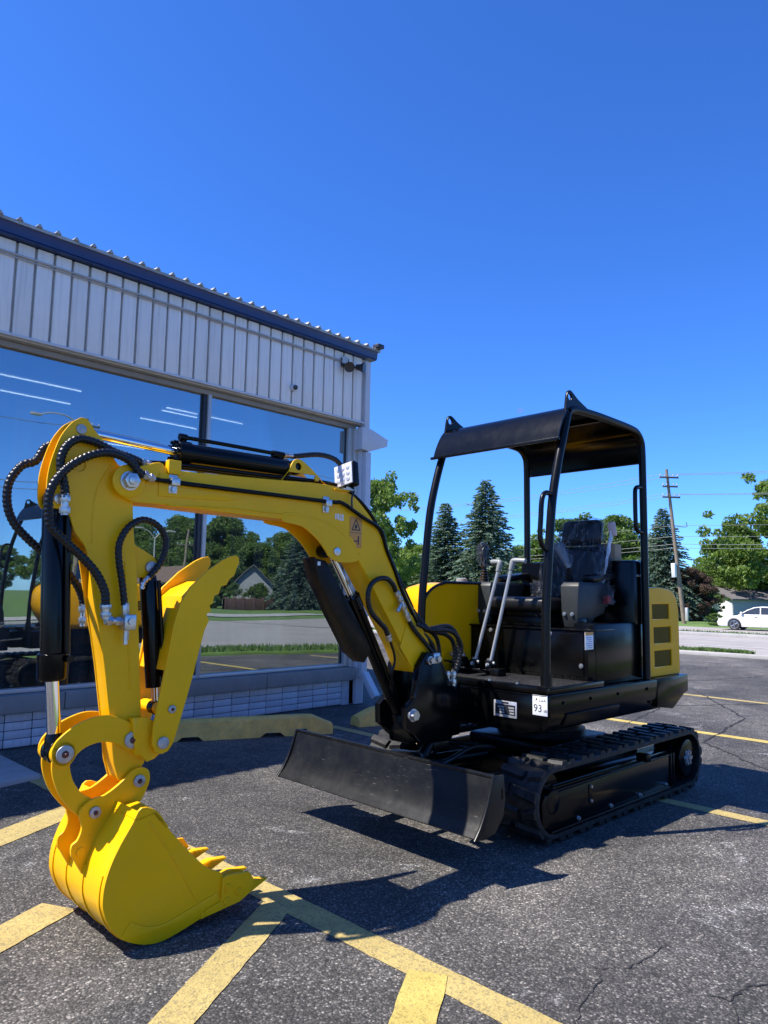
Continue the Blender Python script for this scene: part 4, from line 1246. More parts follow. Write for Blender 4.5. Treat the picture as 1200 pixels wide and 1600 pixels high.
# printed maintenance label on the side cover
dl = MB(); dl.box((0.232, 0.5055, 0.908), (0.320, 0.5075, 1.004), 0.0005); dl = dl.build('instruction_label', M['white_sticker'], EX)
m = MB(); m.box((0.232, 0.5075, 0.986), (0.320, 0.5082, 1.004)); m.build('label_header', M['orange'], dl)
m = MB()
for k in range(6): m.box((0.245 + 0.004 * (k % 2), 0.5075, 0.972 - 0.011 * k), (0.310 - 0.012 * (k % 3), 0.5080, 0.976 - 0.011 * k))
m.build('label_print', M['blue_print'], dl)

# ---- boom, stick, bucket (outlines measured in the machine's own x, z plane)
BOOM = [(2.820,1.580),(2.812,1.617),(2.784,1.640),(2.730,1.662),(2.659,1.686),(2.626,1.668),(2.566,1.664),(2.160,1.682),(1.809,1.696),(1.689,1.669),(1.648,1.652),(1.588,1.605),(1.531,1.552),(1.491,1.503),(1.452,1.442),(1.385,1.334),(1.296,1.205),(1.200,1.068),(1.104,0.926),(1.150,0.860),(1.209,0.815),(1.242,0.817),(1.323,0.950),(1.447,1.120),(1.562,1.279),(1.635,1.368),(1.682,1.420),(1.747,1.467),(1.845,1.502),(1.974,1.515),(2.076,1.514),(2.486,1.520),(2.623,1.524),(2.757,1.523),(2.803,1.547)]
GUSSET = [(1.623,1.371),(1.635,1.349),(1.690,1.340),(1.747,1.341),(1.798,1.357),(1.827,1.388),(1.865,1.428),(1.920,1.467),(1.973,1.492),(2.075,1.506),(2.06,1.545),(1.975,1.545),(1.787,1.516),(1.666,1.455)]
STICK = [(2.930,1.804),(2.943,1.810),(2.956,1.811),(2.970,1.803),(2.993,1.782),(3.024,1.732),(3.047,1.659),(3.059,1.594),(3.060,1.530),(3.054,1.495),(3.040,1.477),(3.007,1.473),(2.983,1.467),(2.954,1.398),(2.917,1.350),(2.897,1.289),(2.870,1.153),(2.845,1.046),(2.820,0.925),(2.792,0.760),(2.745,0.515),(2.648,0.560),(2.658,0.659),(2.673,0.780),(2.700,1.087),(2.720,1.296),(2.736,1.403),(2.746,1.528),(2.735,1.574),(2.732,1.605),(2.744,1.631),(2.773,1.645),(2.813,1.660),(2.863,1.728),(2.908,1.776)]
CORE = [(2.885,1.730),(2.950,1.715),(2.992,1.640),(2.998,1.580),(2.962,1.500),(2.918,1.398),(2.880,1.350),(2.870,1.289),(2.862,1.153),(2.842,1.046),(2.817,0.925),(2.789,0.760),(2.742,0.518),(2.651,0.562),(2.662,0.659),(2.677,0.780),(2.704,1.087),(2.724,1.296),(2.740,1.403),(2.750,1.528),(2.740,1.60),(2.80,1.645)]
THUMBLUG = [(2.745,1.379),(2.639,1.324),(2.625,1.300),(2.628,1.258),(2.648,1.243),(2.730,1.245)]
THUMBFOOT = [(2.700,0.735),(2.640,0.718),(2.610,0.700),(2.590,0.655),(2.588,0.620),(2.604,0.598),(2.656,0.573),(2.70,0.640)]
LINKA = [(2.991,0.641),(2.986,0.667),(2.969,0.690),(2.929,0.720),(2.888,0.739),(2.840,0.751),(2.789,0.748),(2.737,0.728),(2.692,0.694),(2.675,0.662),(2.680,0.636),(2.699,0.618),(2.725,0.620),(2.752,0.640),(2.794,0.657),(2.834,0.660),(2.877,0.649),(2.905,0.629),(2.922,0.604),(2.949,0.592),(2.977,0.605)]
LINKB = [(2.983,0.608),(2.976,0.558),(2.951,0.498),(2.916,0.450),(2.885,0.419),(2.851,0.396),(2.825,0.394),(2.806,0.412),(2.812,0.443),(2.841,0.470),(2.875,0.492),(2.908,0.540),(2.922,0.592),(2.918,0.628),(2.930,0.652),(2.950,0.660),(2.974,0.650)]
EAR = [(2.633,0.520),(2.635,0.490),(2.661,0.434),(2.692,0.405),(2.732,0.380),(2.785,0.247),(2.844,0.187),(2.893,0.262),(2.905,0.282),(2.905,0.317),(2.886,0.333),(2.874,0.373),(2.884,0.417),(2.879,0.445),(2.843,0.470),(2.799,0.477),(2.746,0.508),(2.700,0.546),(2.668,0.552),(2.642,0.541)]
def lift(P): return [(x, z + 0.034 * (1 - min(1, max(0, z / 0.47)))) for x, z in P]
BUCKET = lift([(2.744,0.459),(2.681,0.432),(2.631,0.352),(2.517,0.218),(2.463,0.172),(2.413,0.137),(2.408,0.036),(2.481,0.008),(2.567,-0.016),(2.644,-0.031),(2.698,-0.026),(2.748,-0.008),(2.796,0.023),(2.836,0.074),(2.859,0.132),(2.863,0.177),(2.858,0.225),(2.842,0.281),(2.815,0.341),(2.775,0.408)])
CUTTER = lift([(2.419,0.131),(2.400,0.138),(2.308,0.128),(2.281,0.087),(2.307,0.041),(2.345,0.022),(2.487,0.006),(2.487,0.030),(2.423,0.045)])
TOOTH = lift([(2.302,0.118),(2.272,0.090),(2.238,0.083),(2.224,0.078),(2.236,0.064),(2.276,0.046),(2.313,0.042)])
THUMB = [(2.328,1.343),(2.316,1.332),(2.315,1.311),(2.326,1.290),(2.335,1.262),(2.357,1.246),(2.370,1.222),(2.394,1.217),(2.404,1.186),(2.424,1.179),(2.428,1.149),(2.442,1.141),(2.435,1.119),(2.454,1.107),(2.442,1.082),(2.460,1.045),(2.483,0.953),(2.505,0.860),(2.546,0.713),(2.572,0.632),(2.590,0.607),(2.615,0.599),(2.638,0.609),(2.654,0.638),(2.653,0.695),(2.616,0.910),(2.592,1.067),(2.569,1.146),(2.531,1.209),(2.462,1.273),(2.391,1.321),(2.355,1.338)]

def pinhead(name, c, y, r, parent, cap=True, d=1):
    m = MB(); m.cyl((c[0], y, c[1]), (c[0], y + 0.010 * d, c[1]), r, n=28, bev=0.0025)
    p = m.build(name, M['pin'], parent)
    if cap:
        m = MB(); m.lathe((c[0], y + 0.010 * d, c[1]), (c[0], y + 0.02 * d, c[1]), [(0, r * 0.42), (0.003, r * 0.38), (0.006, r * 0.20), (0.010, r * 0.14)], 14)
        m.build('grease_nipple', M['grease'], p)
    return p

# swing post in front of the deck
sw = MB()
sw.prism([(0.93,0.52),(0.99,0.445),(1.20,0.455),(1.32,0.545),(1.325,0.640),(1.26,0.690),(1.235,0.840),(1.18,0.905),(1.11,0.900),(1.05,0.81),(0.95,0.70)], 'y', 0.075, 0.115, 0.006)
sw.prism([(0.93,0.52),(0.99,0.445),(1.20,0.455),(1.32,0.545),(1.325,0.640),(1.26,0.690),(1.235,0.840),(1.18,0.905),(1.11,0.900),(1.05,0.81),(0.95,0.70)], 'y', -0.115, -0.075, 0.006)
sw.box((0.96, -0.08, 0.45), (1.26, 0.08, 0.60), 0.02)
sw.cyl((0.90, 0, 0.455), (0.90, 0, 0.735), 0.078, n=24, bev=0.01)
swing = sw.build('swing_post', M['black'], EX)
m = MB(); m.prism([(-0.25,0.50),(0.055,0.50),(0.055,0.690),(-0.25,0.690)], 'x', 0.757, 0.885, 0.008); m.build('swing_bracket', M['black'], EX)
m = MB(); m.prism([(-0.215,0.525),(0.02,0.525),(0.02,0.675),(-0.215,0.675)], 'x', 0.885, 0.889, 0.002); m.build('bracket_panel', M['satin'], EX)
for c, r in (((1.285, 0.605), 0.032), ((1.165, 0.865), 0.021)):
    m = MB(); m.lathe((c[0], 0.115, c[1]), (c[0], 0.16, c[1]), [(0, r), (0.012, r), (0.013, r * 0.8)], 20)
    m.cyl((c[0], 0.128, c[1]), (c[0], 0.146, c[1]), r * 0.78, n=6); m.build('hex_pin', M['steel'], swing)
m = MB(); m.cyl((0.82, -0.42, 0.60), (1.12, -0.20, 0.56), 0.036, n=18); m.build('swing_cylinder', M['black'], EX)
m = MB(); m.cyl((1.08, 0.06, 0.455), (1.14, 0.06, 0.38), 0.03, n=14); m.box((0.98, -0.03, 0.40), (1.10, 0.1, 0.455), 0.01); m.build('hose_guide', M['satin'], swing)

# boom
boom = plate('boom', smooth2(BOOM, 3), -0.070, 0.070, M['yellow'], EX, bev=0.004)
for y in (0.064, -0.072):
    plate('gusset', smooth2(GUSSET, 3), y, y + 0.009, M['yellow'], boom, bev=0.002)
m = MB()   # raised weld seams and side reinforcement on the near face
m.tube([(2.62,0.0705,1.522),(2.35,0.0705,1.535),(2.08,0.0705,1.535),(1.90,0.0705,1.530),(1.79,0.0705,1.503),(1.70,0.0705,1.455),(1.62,0.0705,1.385)], 0.0035, 6)
m.tube([(1.50,0.0705,1.12),(1.40,0.0705,0.99),(1.30,0.0705,0.87)], 0.003, 6)
m.build('weld_seam', M['yellow'], boom)
m = MB(); m.prism([(2.66,1.555),(2.50,1.560),(2.36,1.566),(2.30,1.578),(2.36,1.612),(2.50,1.640),(2.66,1.645)], 'y', 0.066, 0.0745, 0.002); m.build('side_plate', M['yellow'], boom)
m = MB(); m.prism([(1.335,0.935),(1.24,0.820),(1.212,0.820),(1.155,0.862),(1.115,0.925),(1.205,1.062),(1.27,1.10)], 'y', 0.066, 0.076, 0.002); m.build('foot_plate', M['yellow'], boom)
m = MB()
m.lathe((2.781, 0.070, 1.597), (2.781, 0.2, 1.597), [(0, 0.062), (0.010, 0.062), (0.012, 0.058)], 32); m.build('boss', M['yellow'], boom)
m = MB(); m.lathe((2.781, 0.082, 1.597), (2.781, 0.2, 1.597), [(0, 0.036), (0.006, 0.036), (0.007, 0.030)], 28)
m.cyl((2.781, 0.088, 1.597), (2.781, 0.112, 1.597), 0.031, n=6, bev=0.003); m.cyl((2.781, 0.112, 1.597), (2.781, 0.120, 1.597), 0.017, n=18, bev=0.002); m.build('pivot_nut', M['steel'], boom)
m = MB(); m.cyl((1.762, 0.072, 1.388), (1.762, 0.080, 1.388), 0.020, n=20, bev=0.002); m.build('pin', M['steel'], boom)
LUG = smooth2([(2.053,1.680),(2.031,1.735),(2.014,1.772),(2.000,1.790),(1.981,1.798),(1.957,1.794),(1.927,1.778),(1.886,1.752),(1.834,1.712),(1.81,1.685)], 3)
for y in (0.038, -0.046):
    plate('cylinder_lug', LUG, y, y + 0.008, M['yellow'], boom, holes=[circ((1.976, 1.764), 0.0175), circ((1.868, 1.722), 0.0115)], bev=0.0015)
for x, z in ((2.602, 1.615), (1.835, 1.609)):
    m = MB(); m.box((x - 0.018, 0.071, z - 0.045), (x + 0.018, 0.0765, z + 0.03), 0.002); m.box((x - 0.018, 0.076, z - 0.016), (x + 0.018, 0.100, z + 0.014), 0.003)
    bolt(m, (x, 0.0765, z - 0.030), (0, 1, 0), 0.010, 0.010); m.build('pipe_clamp', M['steel'], boom)
m = MB(); m.box((2.575, 0.055, 1.645), (2.628, 0.085, 1.70), 0.003); m.build('clamp_block', M['yellow'], boom)
# warning decal with its two pictograms
d = MB(); d.box((1.606, 0.0712, 1.412), (1.683, 0.0722, 1.560), 0.0003); dec = d.build('warning_label', M['orange'], boom)
m = MB()
def side_tri(mb, P, w, y0, y1):
    for a, b in zip(P, P[1:] + P[:1]):
        a, b = Vector(a), Vector(b); t = (b - a).normalized(); nn = Vector((-t.y, t.x)) * w / 2
        mb.prism([tuple(a + nn), tuple(b + nn), tuple(b - nn), tuple(a - nn)], 'y', y0, y1)
side_tri(m, [(1.6705, 1.498), (1.6185, 1.498), (1.6445, 1.549)], 0.005, 0.0723, 0.0728)
m.prism([(1.652, 1.503), (1.640, 1.505), (1.636, 1.516), (1.645, 1.528), (1.652, 1.515)], 'y', 0.0723, 0.0728)
m.prism([(1.632, 1.428), (1.624, 1.428), (1.624, 1.470), (1.632, 1.470)], 'y', 0.0723, 0.0728)
m.prism([(1.657, 1.442), (1.640, 1.442), (1.640, 1.447), (1.657, 1.447)], 'y', 0.0723, 0.0728); m.prism([(1.640, 1.438), (1.633, 1.4445), (1.640, 1.451)], 'y', 0.0723, 0.0728)
m.prism([(1.680, 1.483), (1.610, 1.483), (1.610, 1.485), (1.680, 1.485)], 'y', 0.0723, 0.0728)
m.build('label_print', M['print'], dec)
m = MB()
for x0, x1 in ((1.775, 1.768), (1.762, 1.750), (1.743, 1.738), (1.732, 1.724)): m.box((x1, 0.0712, 1.540), (x0, 0.0722, 1.566))
m.box((1.724, 0.0712, 1.536), (1.750, 0.0722, 1.541)); m.build('part_number_print', M['white_sticker'], boom)

def cylinder(name, a, b, c, r, rr, extra=None, gland=True, parent=EX):
    """hydraulic ram: barrel from a to b, rod on to c"""
    a, b, c = Vector(a), Vector(b), Vector(c)
    d = (b - a).normalized(); L = (b - a).length
    o = empty(name, parent=parent)
    m = MB(); g = r * 1.16
    prof = [(0, r * 0.7), (0.012, r * 0.92), (0.02, r), (L - 0.06, r)]
    m.lathe(a, b, prof + ([(L - 0.058, g), (L - 0.004, g), (L, g * 0.93)] if gland else [(L, r)]), 28)
    m.build('barrel', M['black'], o)
    m = MB(); m.cyl(b - d * 0.005, c, rr, n=22); m.build('rod', M['chrome'], o)
    return o, d
# arm ram above the boom
ac, d = cylinder('arm_cylinder', (1.998, 0, 1.757), (2.560, 0, 1.750), (2.930, 0, 1.770), 0.041, 0.0165)
m = MB(); x_, y_, d_ = frame(d)
for k in range(10):
    t = 2 * math.pi * k / 10
    p = Vector((2.556, 0, 1.750)) + (x_ * math.cos(t) + y_ * math.sin(t)) * 0.040
    m.cyl(p, p + d * 0.018, 0.0075, n=8)
m.build('gland_bolt', M['black'], ac)
m = MB(); m.cyl((1.976, -0.034, 1.762), (1.976, 0.034, 1.762), 0.034, n=22, bev=0.004); m.cyl((1.976, -0.0341, 1.762), (1.976, 0.0341, 1.762), 0.012, n=12); m.build('eye', M['black'], ac)
m = MB(); m.cyl((2.955, -0.030, 1.767), (2.955, 0.030, 1.767), 0.030, n=22, bev=0.004); m.build('eye', M['black'], ac)
m = MB(); m.tube([(2.520, 0.0, 1.785), (2.532, 0.0, 1.812), (2.50, 0.0, 1.815), (2.30, 0.0, 1.815), (2.07, 0.0, 1.814), (2.045, 0.0, 1.812)], 0.0085, 10)
m.cyl((2.545, 0, 1.814), (2.515, 0, 1.814), 0.015, n=12); m.cyl((2.09, 0, 1.812), (2.03, 0, 1.812), 0.016, n=8); m.cyl((2.05, 0, 1.80), (2.05, 0, 1.785), 0.012, n=8); m.build('oil_pipe', M['black'], ac)
m = MB(); m.cyl((2.035, 0, 1.812), (2.005, 0, 1.815), 0.014, n=6); m.cyl((2.005, 0, 1.815), (1.98, 0, 1.818), 0.012, n=14); m.build('hose_fitting', M['steel'], ac)
# boom ram with its guard plate
bc, d = cylinder('boom_cylinder', (1.265, 0, 0.60), (1.600, 0, 1.180), (1.735, 0, 1.382), 0.036, 0.0165)
m = MB(); x_, y_, d_ = frame(d)
for k in range(8):
    t = 2 * math.pi * k / 8
    p = Vector((1.598, 0, 1.177)) + (x_ * math.cos(t) + y_ * math.sin(t)) * 0.036
    m.cyl(p, p + d * 0.014, 0.007, n=8)
m.tube([(1.58, 0.05, 1.12), (1.45, 0.05, 0.90), (1.36, 0.05, 0.74)], 0.008, 8); m.build('gland_bolt', M['black'], bc)
m = MB(); m.cyl((1.748, -0.06, 1.395), (1.748, 0.06, 1.395), 0.032, n=22, bev=0.004); m.build('eye', M['black'], bc)
GUARD = [(1.880,1.358),(1.850,1.366),(1.783,1.341),(1.623,1.133),(1.519,1.007),(1.440,0.895),(1.52,0.880),(1.616,0.907),(1.747,1.112),(1.854,1.274)]
g = MB()
# folded sheet in front of the ram: runs along the ram, as wide as the boom
fold = [(1.872,1.355),(1.842,1.262),(1.742,1.105),(1.612,0.915),(1.545,0.868)]
g.prism(fold + [(x - 0.010, z + 0.006) for x, z in fold[::-1]], 'y', -0.045, 0.040, 0.002)
g.prism([(1.872,1.355),(1.800,1.345),(1.665,1.165),(1.545,1.000),(1.500,0.925),(1.545,0.868),(1.612,0.915),(1.742,1.105),(1.842,1.262)], 'y', 0.036, 0.042, 0.001)
M['guard'] = paint('oily_guard_black', (0.012, 0.008, 0.005), 0.33, var=0.3, dust=0.35, dcol=(0.060, 0.034, 0.014), scale=5, spec=0.15)
g = g.build('cylinder_guard', M['guard'], bc, 25)
m = MB(); m.box((1.832, 0.042, 1.322), (1.849, 0.0435, 1.340), 0.0005); m.build('guard_sticker', M['white_sticker'], g)

# stick: two side plates on a box
stick = plate('stick', smooth2(CORE, 3), -0.040, 0.040, M['yellow'], EX, bev=0.003)
for y in (0.038, -0.047):
    plate('side_plate', smooth2(STICK, 3), y, y + 0.009, M['yellow'], stick, holes=[circ((2.955, 1.767), 0.018), circ((2.956, 1.640), 0.026)], bev=0.002)
m = MB(); m.cyl((2.955, -0.05, 1.767), (2.955, 0.053, 1.767), 0.0182, n=24, bev=0.002); m.build('pin', M['pin'], stick)
m = MB(); m.cyl((3.016, -0.05, 1.509), (3.016, 0.053, 1.509), 0.0185, n=24, bev=0.002); m.build('pin', M['steel'], stick)
m = MB(); m.prism([(2.905,1.362),(2.935,1.392),(2.985,1.470),(2.99,1.50),(2.96,1.50),(2.90,1.40)], 'y', -0.035, 0.035, 0.004); m.build('rib', M['yellow'], stick)
m = MB(); m.tube([(2.84,0.0475,1.655),(2.885,0.0475,1.56),(2.895,0.0475,1.45),(2.892,0.0475,1.36)], 0.003, 6); m.tube([(2.72,0.0475,0.83),(2.745,0.0475,1.09),(2.765,0.0475,1.30)], 0.0025, 6); m.build('weld_seam', M['yellow'], stick)
for y in (0.018, -0.026):
    plate('thumb_lug', THUMBLUG, y, y + 0.008, M['yellow'], stick, holes=[circ((2.652, 1.283), 0.012)], bev=0.0015)
m = MB(); m.cyl((2.652, -0.032, 1.283), (2.652, 0.040, 1.283), 0.024, n=20, bev=0.003); m.build('pin', M['pin'], stick)
for y in (0.075, -0.087):
    plate('thumb_foot', smooth2(THUMBFOOT, 2), y, y + 0.012, M['yellow'], stick, bev=0.002)
m = MB(); m.prism([(2.69, 0.735), (2.655, 0.72), (2.655, 0.60), (2.70, 0.60), (2.72, 0.735)], 'y', -0.085, 0.085, 0.003); m.build('cross_plate', M['yellow'], stick)

# bucket ram in front of the stick
bk, d = cylinder('bucket_cylinder', (3.014, 0, 1.490), (2.982, 0, 0.880), (2.962, 0, 0.680), 0.0405, 0.0235)
m = MB(); m.lathe((2.987, 0, 0.975), (2.982, 0, 0.875), [(0, 0.044), (0.004, 0.050), (0.085, 0.050), (0.09, 0.047)], 28)
m.cyl((2.945, 0.035, 0.955), (2.945, 0.055, 0.955), 0.013, n=10); m.cyl((2.94, -0.02, 0.965), (2.94, -0.02, 0.86), 0.02, n=12); m.build('gland', M['black'], bk)
m = MB(); m.tube([(2.975, 0.030, 1.47), (2.968, 0.034, 1.30), (2.955, 0.034, 1.05), (2.950, 0.034, 0.97)], 0.011, 10); m.build('oil_pipe', M['black'], bk)
m = MB(); m.cyl((3.016, -0.030, 1.509), (3.016, 0.030, 1.509), 0.034, n=22, bev=0.004); m.build('eye', M['black'], bk)
m = MB(); m.lathe((2.965, 0, 0.70), (2.958, 0, 0.63), [(0, 0.024), (0.02, 0.030), (0.05, 0.034), (0.085, 0.034)], 18)
m.cyl((2.955, -0.033, 0.636), (2.955, 0.033, 0.636), 0.040, n=24, bev=0.004); m.build('eye', M['black'], bk)
# tipping links
for y in (0.054, -0.066):
    k = plate('tipping_link', smooth2(LINKA, 3), y, y + 0.012, M['yellow'], EX, bev=0.002)
for y in (0.041, -0.053):
    k = plate('bucket_link', smooth2(LINKB, 3), y, y + 0.012, M['yellow'], EX, bev=0.002)
m = MB()
for y0, y1 in ((0.034, 0.041), (-0.041, -0.034)): m.cyl((2.951, y0, 0.636), (2.951, y1, 0.636), 0.036, n=24)
m.cyl((2.951, 0.041, 0.637), (2.951, 0.066, 0.637), 0.040, n=24); m.cyl((2.951, -0.066, 0.637), (2.951, -0.041, 0.637), 0.040, n=24); m.build('link_bush', M['yellow'], EX)
pinhead('link_pin', (2.949, 0.637), 0.066, 0.030, EX); pinhead('link_pin', (2.709, 0.655), 0.066, 0.030, EX)
pinhead('link_pin', (2.949, 0.637), -0.066, 0.030, EX, False, -1)

# bucket: shell, side plates, ears, cutters, teeth
bucket = empty('bucket', parent=EX)
arc = smooth2(BUCKET, 3)
BW = 0.240
i0 = 0
shell = [p for p in arc]
# outer skin: from the upper front edge round the back to the cutting lip
k_lip = min(range(len(arc)), key=lambda i: (arc[i][0] - 2.408) ** 2 + (arc[i][1] - (0.036 + 0.031)) ** 2)
skin = arc[k_lip:]
th = 0.012
def inner(P, d):
    out = []
    for i, p in enumerate(P):
        a = Vector(P[max(i - 1, 0)]); b = Vector(P[min(i + 1, len(P) - 1)])
        t = (b - a).normalized(); out.append((p[0] - t.y * d, p[1] + t.x * d))
    return out
ins = inner(skin, th)
ctr = Vector((2.62, 0.2))
if (Vector(ins[len(ins) // 2]) - ctr).length > (Vector(skin[len(skin) // 2]) - ctr).length: ins = inner(skin, -th)
m = MB(); m.prism(skin + ins[::-1], 'y', -BW + 0.010, BW - 0.010)
m.build('shell', M['yellow'], bucket, 40)
for y in (BW - 0.012, -BW): plate('side_plate', arc, y, y + 0.012, M['yellow'], bucket, bev=0.003)
band = [p for p in skin if p[1] < 0.15 and p[0] < 2.80]
bi = inner(band, 0.055) if (Vector(inner(band, 0.055)[len(band) // 2]) - ctr).length < (Vector(band[len(band) // 2]) - ctr).length else inner(band, -0.055)
m = MB(); m.prism(band + bi[::-1], 'y', BW - 0.002, BW + 0.004, 0.001); m.build('wear_band', M['yellow'], bucket, 40)
m = MB(); m.tube([(2.715, BW + 0.0005, 0.41), (2.63, BW + 0.0005, 0.28), (2.52, BW + 0.0005, 0.10)], 0.0025, 6); m.build('weld_seam', M['yellow'], bucket)
# wear strips round the heel
hs_ = [p for p in skin if p[0] > 2.66 and p[1] < 0.27]
out_ = inner(hs_, -0.004) if (Vector(inner(hs_, -0.004)[len(hs_) // 2]) - ctr).length > (Vector(hs_[len(hs_) // 2]) - ctr).length else inner(hs_, 0.004)
for y0 in (-0.215, -0.088, 0.058, 0.195):
    m = MB(); m.prism(hs_ + out_[::-1], 'y', y0, y0 + 0.022); m.build('wear_strip', M['yellow'], bucket, 40)
m = MB(); m.prism(lift([(2.770,0.425),(2.690,0.440),(2.640,0.372),(2.650,0.360),(2.700,0.425),(2.760,0.412)]), 'y', -BW, BW, 0.003); m.build('top_plate', M['yellow'], bucket)
m = MB(); m.prism(lift([(2.500,0.022),(2.300,0.052),(2.295,0.040),(2.500,0.000)]), 'y', -BW - 0.008, BW + 0.008, 0.002); m.build('cutting_lip', M['yellow'], bucket)
for y, s in ((BW, 1), (-BW - 0.014, -1)):
    c = plate('side_cutter', CUTTER, y, y + 0.014, M['yellow'], bucket, bev=0.002)
    m = MB()
    for x, z in ((2.398, 0.118), (2.402, 0.072), (2.352, 0.092)):
        yy = y + 0.014 if s > 0 else y
        m.cyl((x, yy, z), (x, yy + 0.006 * s, z), 0.015, n=6, bev=0.002); m.cyl((x, yy + 0.005 * s, z), (x, yy + 0.010 * s, z), 0.008, n=14)
    m.build('bolt', M['yellow'], c)
for y in (0.216, 0.075, -0.075, -0.216):
    t = MB()
    x0, x1, xm = 2.36, 2.205, 2.285
    A = [(x0, y - 0.021, 0.046), (x0, y + 0.021, 0.046), (x0, y + 0.021, 0.090), (x0, y - 0.021, 0.090)]
    B = [(xm, y - 0.020, 0.066), (xm, y + 0.020, 0.066), (xm, y + 0.020, 0.106), (xm, y - 0.020, 0.106)]
    C = [(x1, y - 0.014, 0.094), (x1, y + 0.014, 0.094), (x1, y + 0.014, 0.099), (x1, y - 0.014, 0.099)]
    t.bm.free(); t.bm = bmesh.new()
    rg = [[t.bm.verts.new(p) for p in s] for s in (A, B, C)]
    for a, b in zip(rg, rg[1:]):
        for i in range(4): t.bm.faces.new((a[i], a[(i + 1) % 4], b[(i + 1) % 4], b[i]))
    t.bm.faces.new(rg[0][::-1]); t.bm.faces.new(rg[-1])
    bmesh.ops.recalc_face_normals(t.bm, faces=t.bm.faces[:])
    bmesh.ops.bevel(t.bm, geom=t.bm.edges[:], offset=0.003, segments=2, affect='EDGES')
    t.build('tooth', M['yellow'], bucket)
for y in (0.055, -0.069):
    e = plate('ear', smooth2(lift(EAR), 3), y, y + 0.014, M['yellow'], bucket, bev=0.002)
m = MB()
for y, s in ((0.069, 1), (-0.069, -1)):
    m.cyl((2.874, y, 0.302), (2.874, y + 0.003 * s, 0.302), 0.015, n=20)
    m.cyl((2.848, y, 0.352), (2.848, y + 0.002 * s, 0.352), 0.003, n=8)
m.build('plug', M['yellow'], bucket)
m = MB(); m.cyl((2.676, -0.05, 0.506), (2.676, 0.05, 0.506), 0.030, n=22); m.cyl((2.833, -0.05, 0.425), (2.833, 0.05, 0.425), 0.028, n=22); m.build('pin_tube', M['yellow'], bucket)
pinhead('pin', (2.676, 0.506), 0.069, 0.022, bucket); pinhead('pin', (2.833, 0.425), 0.069, 0.020, bucket)

# thumb: two toothed plates, spreader, ram
for y, sgn in ((0.104, 1), (-0.116, -1)):
    plate('thumb', THUMB, y, y + 0.012, M['yellow'], EX, bev=0.002)
th_ = MB()
th_.prism([(2.535,1.175),(2.50,1.205),(2.430,1.235),(2.425,1.222),(2.490,1.190),(2.522,1.165)], 'y', -0.106, 0.106, 0.003)
th_.prism([(2.535,1.175),(2.522,1.165),(2.545,1.07),(2.558,1.07)], 'y', -0.106, 0.106, 0.003)
th_.prism([(2.612,0.90),(2.600,0.90),(2.560,1.12),(2.570,1.13)], 'y', -0.106, 0.106, 0.002)
th_.build('thumb_spreader', M['yellow'], EX)
th_ = MB(); th_.cyl((2.592, -0.106, 0.752), (2.592, 0.106, 0.752), 0.024, n=22); th_.build('thumb_tube', M['yellow'], EX)
pinhead('thumb_pin', (2.614, 0.640), 0.116, 0.022, EX, False); p_ = pinhead('thumb_pin', (2.585, 0.758), 0.116, 0.015, EX)
tc, d = cylinder('thumb_cylinder', (2.650, 0, 1.262), (2.598, 0, 0.830), (2.592, 0, 0.760), 0.033, 0.013, gland=False)
m = MB(); m.tube([(2.622, 0.036, 1.235), (2.606, 0.036, 1.10), (2.588, 0.036, 0.94), (2.582, 0.034, 0.87)], 0.008, 8); m.cyl((2.652, -0.02, 1.283), (2.652, 0.02, 1.283), 0.028, n=18); m.cyl((2.592, -0.02, 0.752), (2.592, 0.02, 0.752), 0.026, n=18); m.build('oil_pipe', M['black'], tc)

# ---- hoses and fittings
def hose(name, pts, r=0.0155, ribs=0.10, mat='rubber', pitch=0.019, n=10):
    m = MB(); m.tube(pts, r, n, 8, ribs, pitch); return m.build(name, M[mat], EX, 60)
HOSE_A = [(3.010,0.085,1.510),(3.013,0.083,1.548),(3.028,0.080,1.609),(3.029,0.078,1.653),(3.010,0.076,1.697),(2.973,0.074,1.725),(2.925,0.072,1.725),(2.878,0.070,1.713),(2.839,0.075,1.697),(2.785,0.080,1.685),(2.729,0.060,1.676)]
HOSE_B = [(2.847,0.090,1.142),(2.853,0.091,1.188),(2.884,0.091,1.248),(2.937,0.092,1.304),(3.013,0.093,1.368),(3.053,0.093,1.408),(3.066,0.094,1.472),(3.065,0.095,1.521),(3.049,0.097,1.565),(3.008,0.102,1.619),(2.953,0.108,1.660),(2.895,0.108,1.683),(2.838,0.104,1.683),(2.789,0.101,1.665),(2.755,0.100,1.632),(2.738,0.100,1.622)]
HOSE_C = [(3.00,-0.070,1.725),(3.033,-0.080,1.704),(3.061,-0.080,1.653),(3.105,-0.080,1.630),(3.139,-0.080,1.578),(3.148,-0.080,1.527),(3.140,-0.080,1.469),(3.114,-0.080,1.417),(3.070,-0.080,1.372),(3.024,-0.080,1.334),(2.927,-0.080,1.258),(2.884,-0.080,1.209),(2.862,-0.080,1.162),(2.858,-0.075,1.131)]
HOSE_D = [(2.772,0.080,1.142),(2.786,0.080,1.221),(2.802,0.080,1.297),(2.806,0.080,1.357),(2.787,0.080,1.408),(2.757,0.080,1.441),(2.711,0.070,1.459),(2.654,0.060,1.445),(2.612,0.050,1.402),(2.609,0.050,1.348),(2.630,0.050,1.293),(2.659,0.050,1.257),(2.672,0.050,1.244)]
for h in (HOSE_A, HOSE_B, HOSE_C): hose('hose', h, 0.0150, 0.085, pitch=0.016)
hose('hose', HOSE_D, 0.0125, 0.09, pitch=0.017)
hose('hose', [(2.955,0.030,1.69),(2.93,0.02,1.62),(2.965,0.0,1.55),(2.97,-0.03,1.60)], 0.013, 0.1)
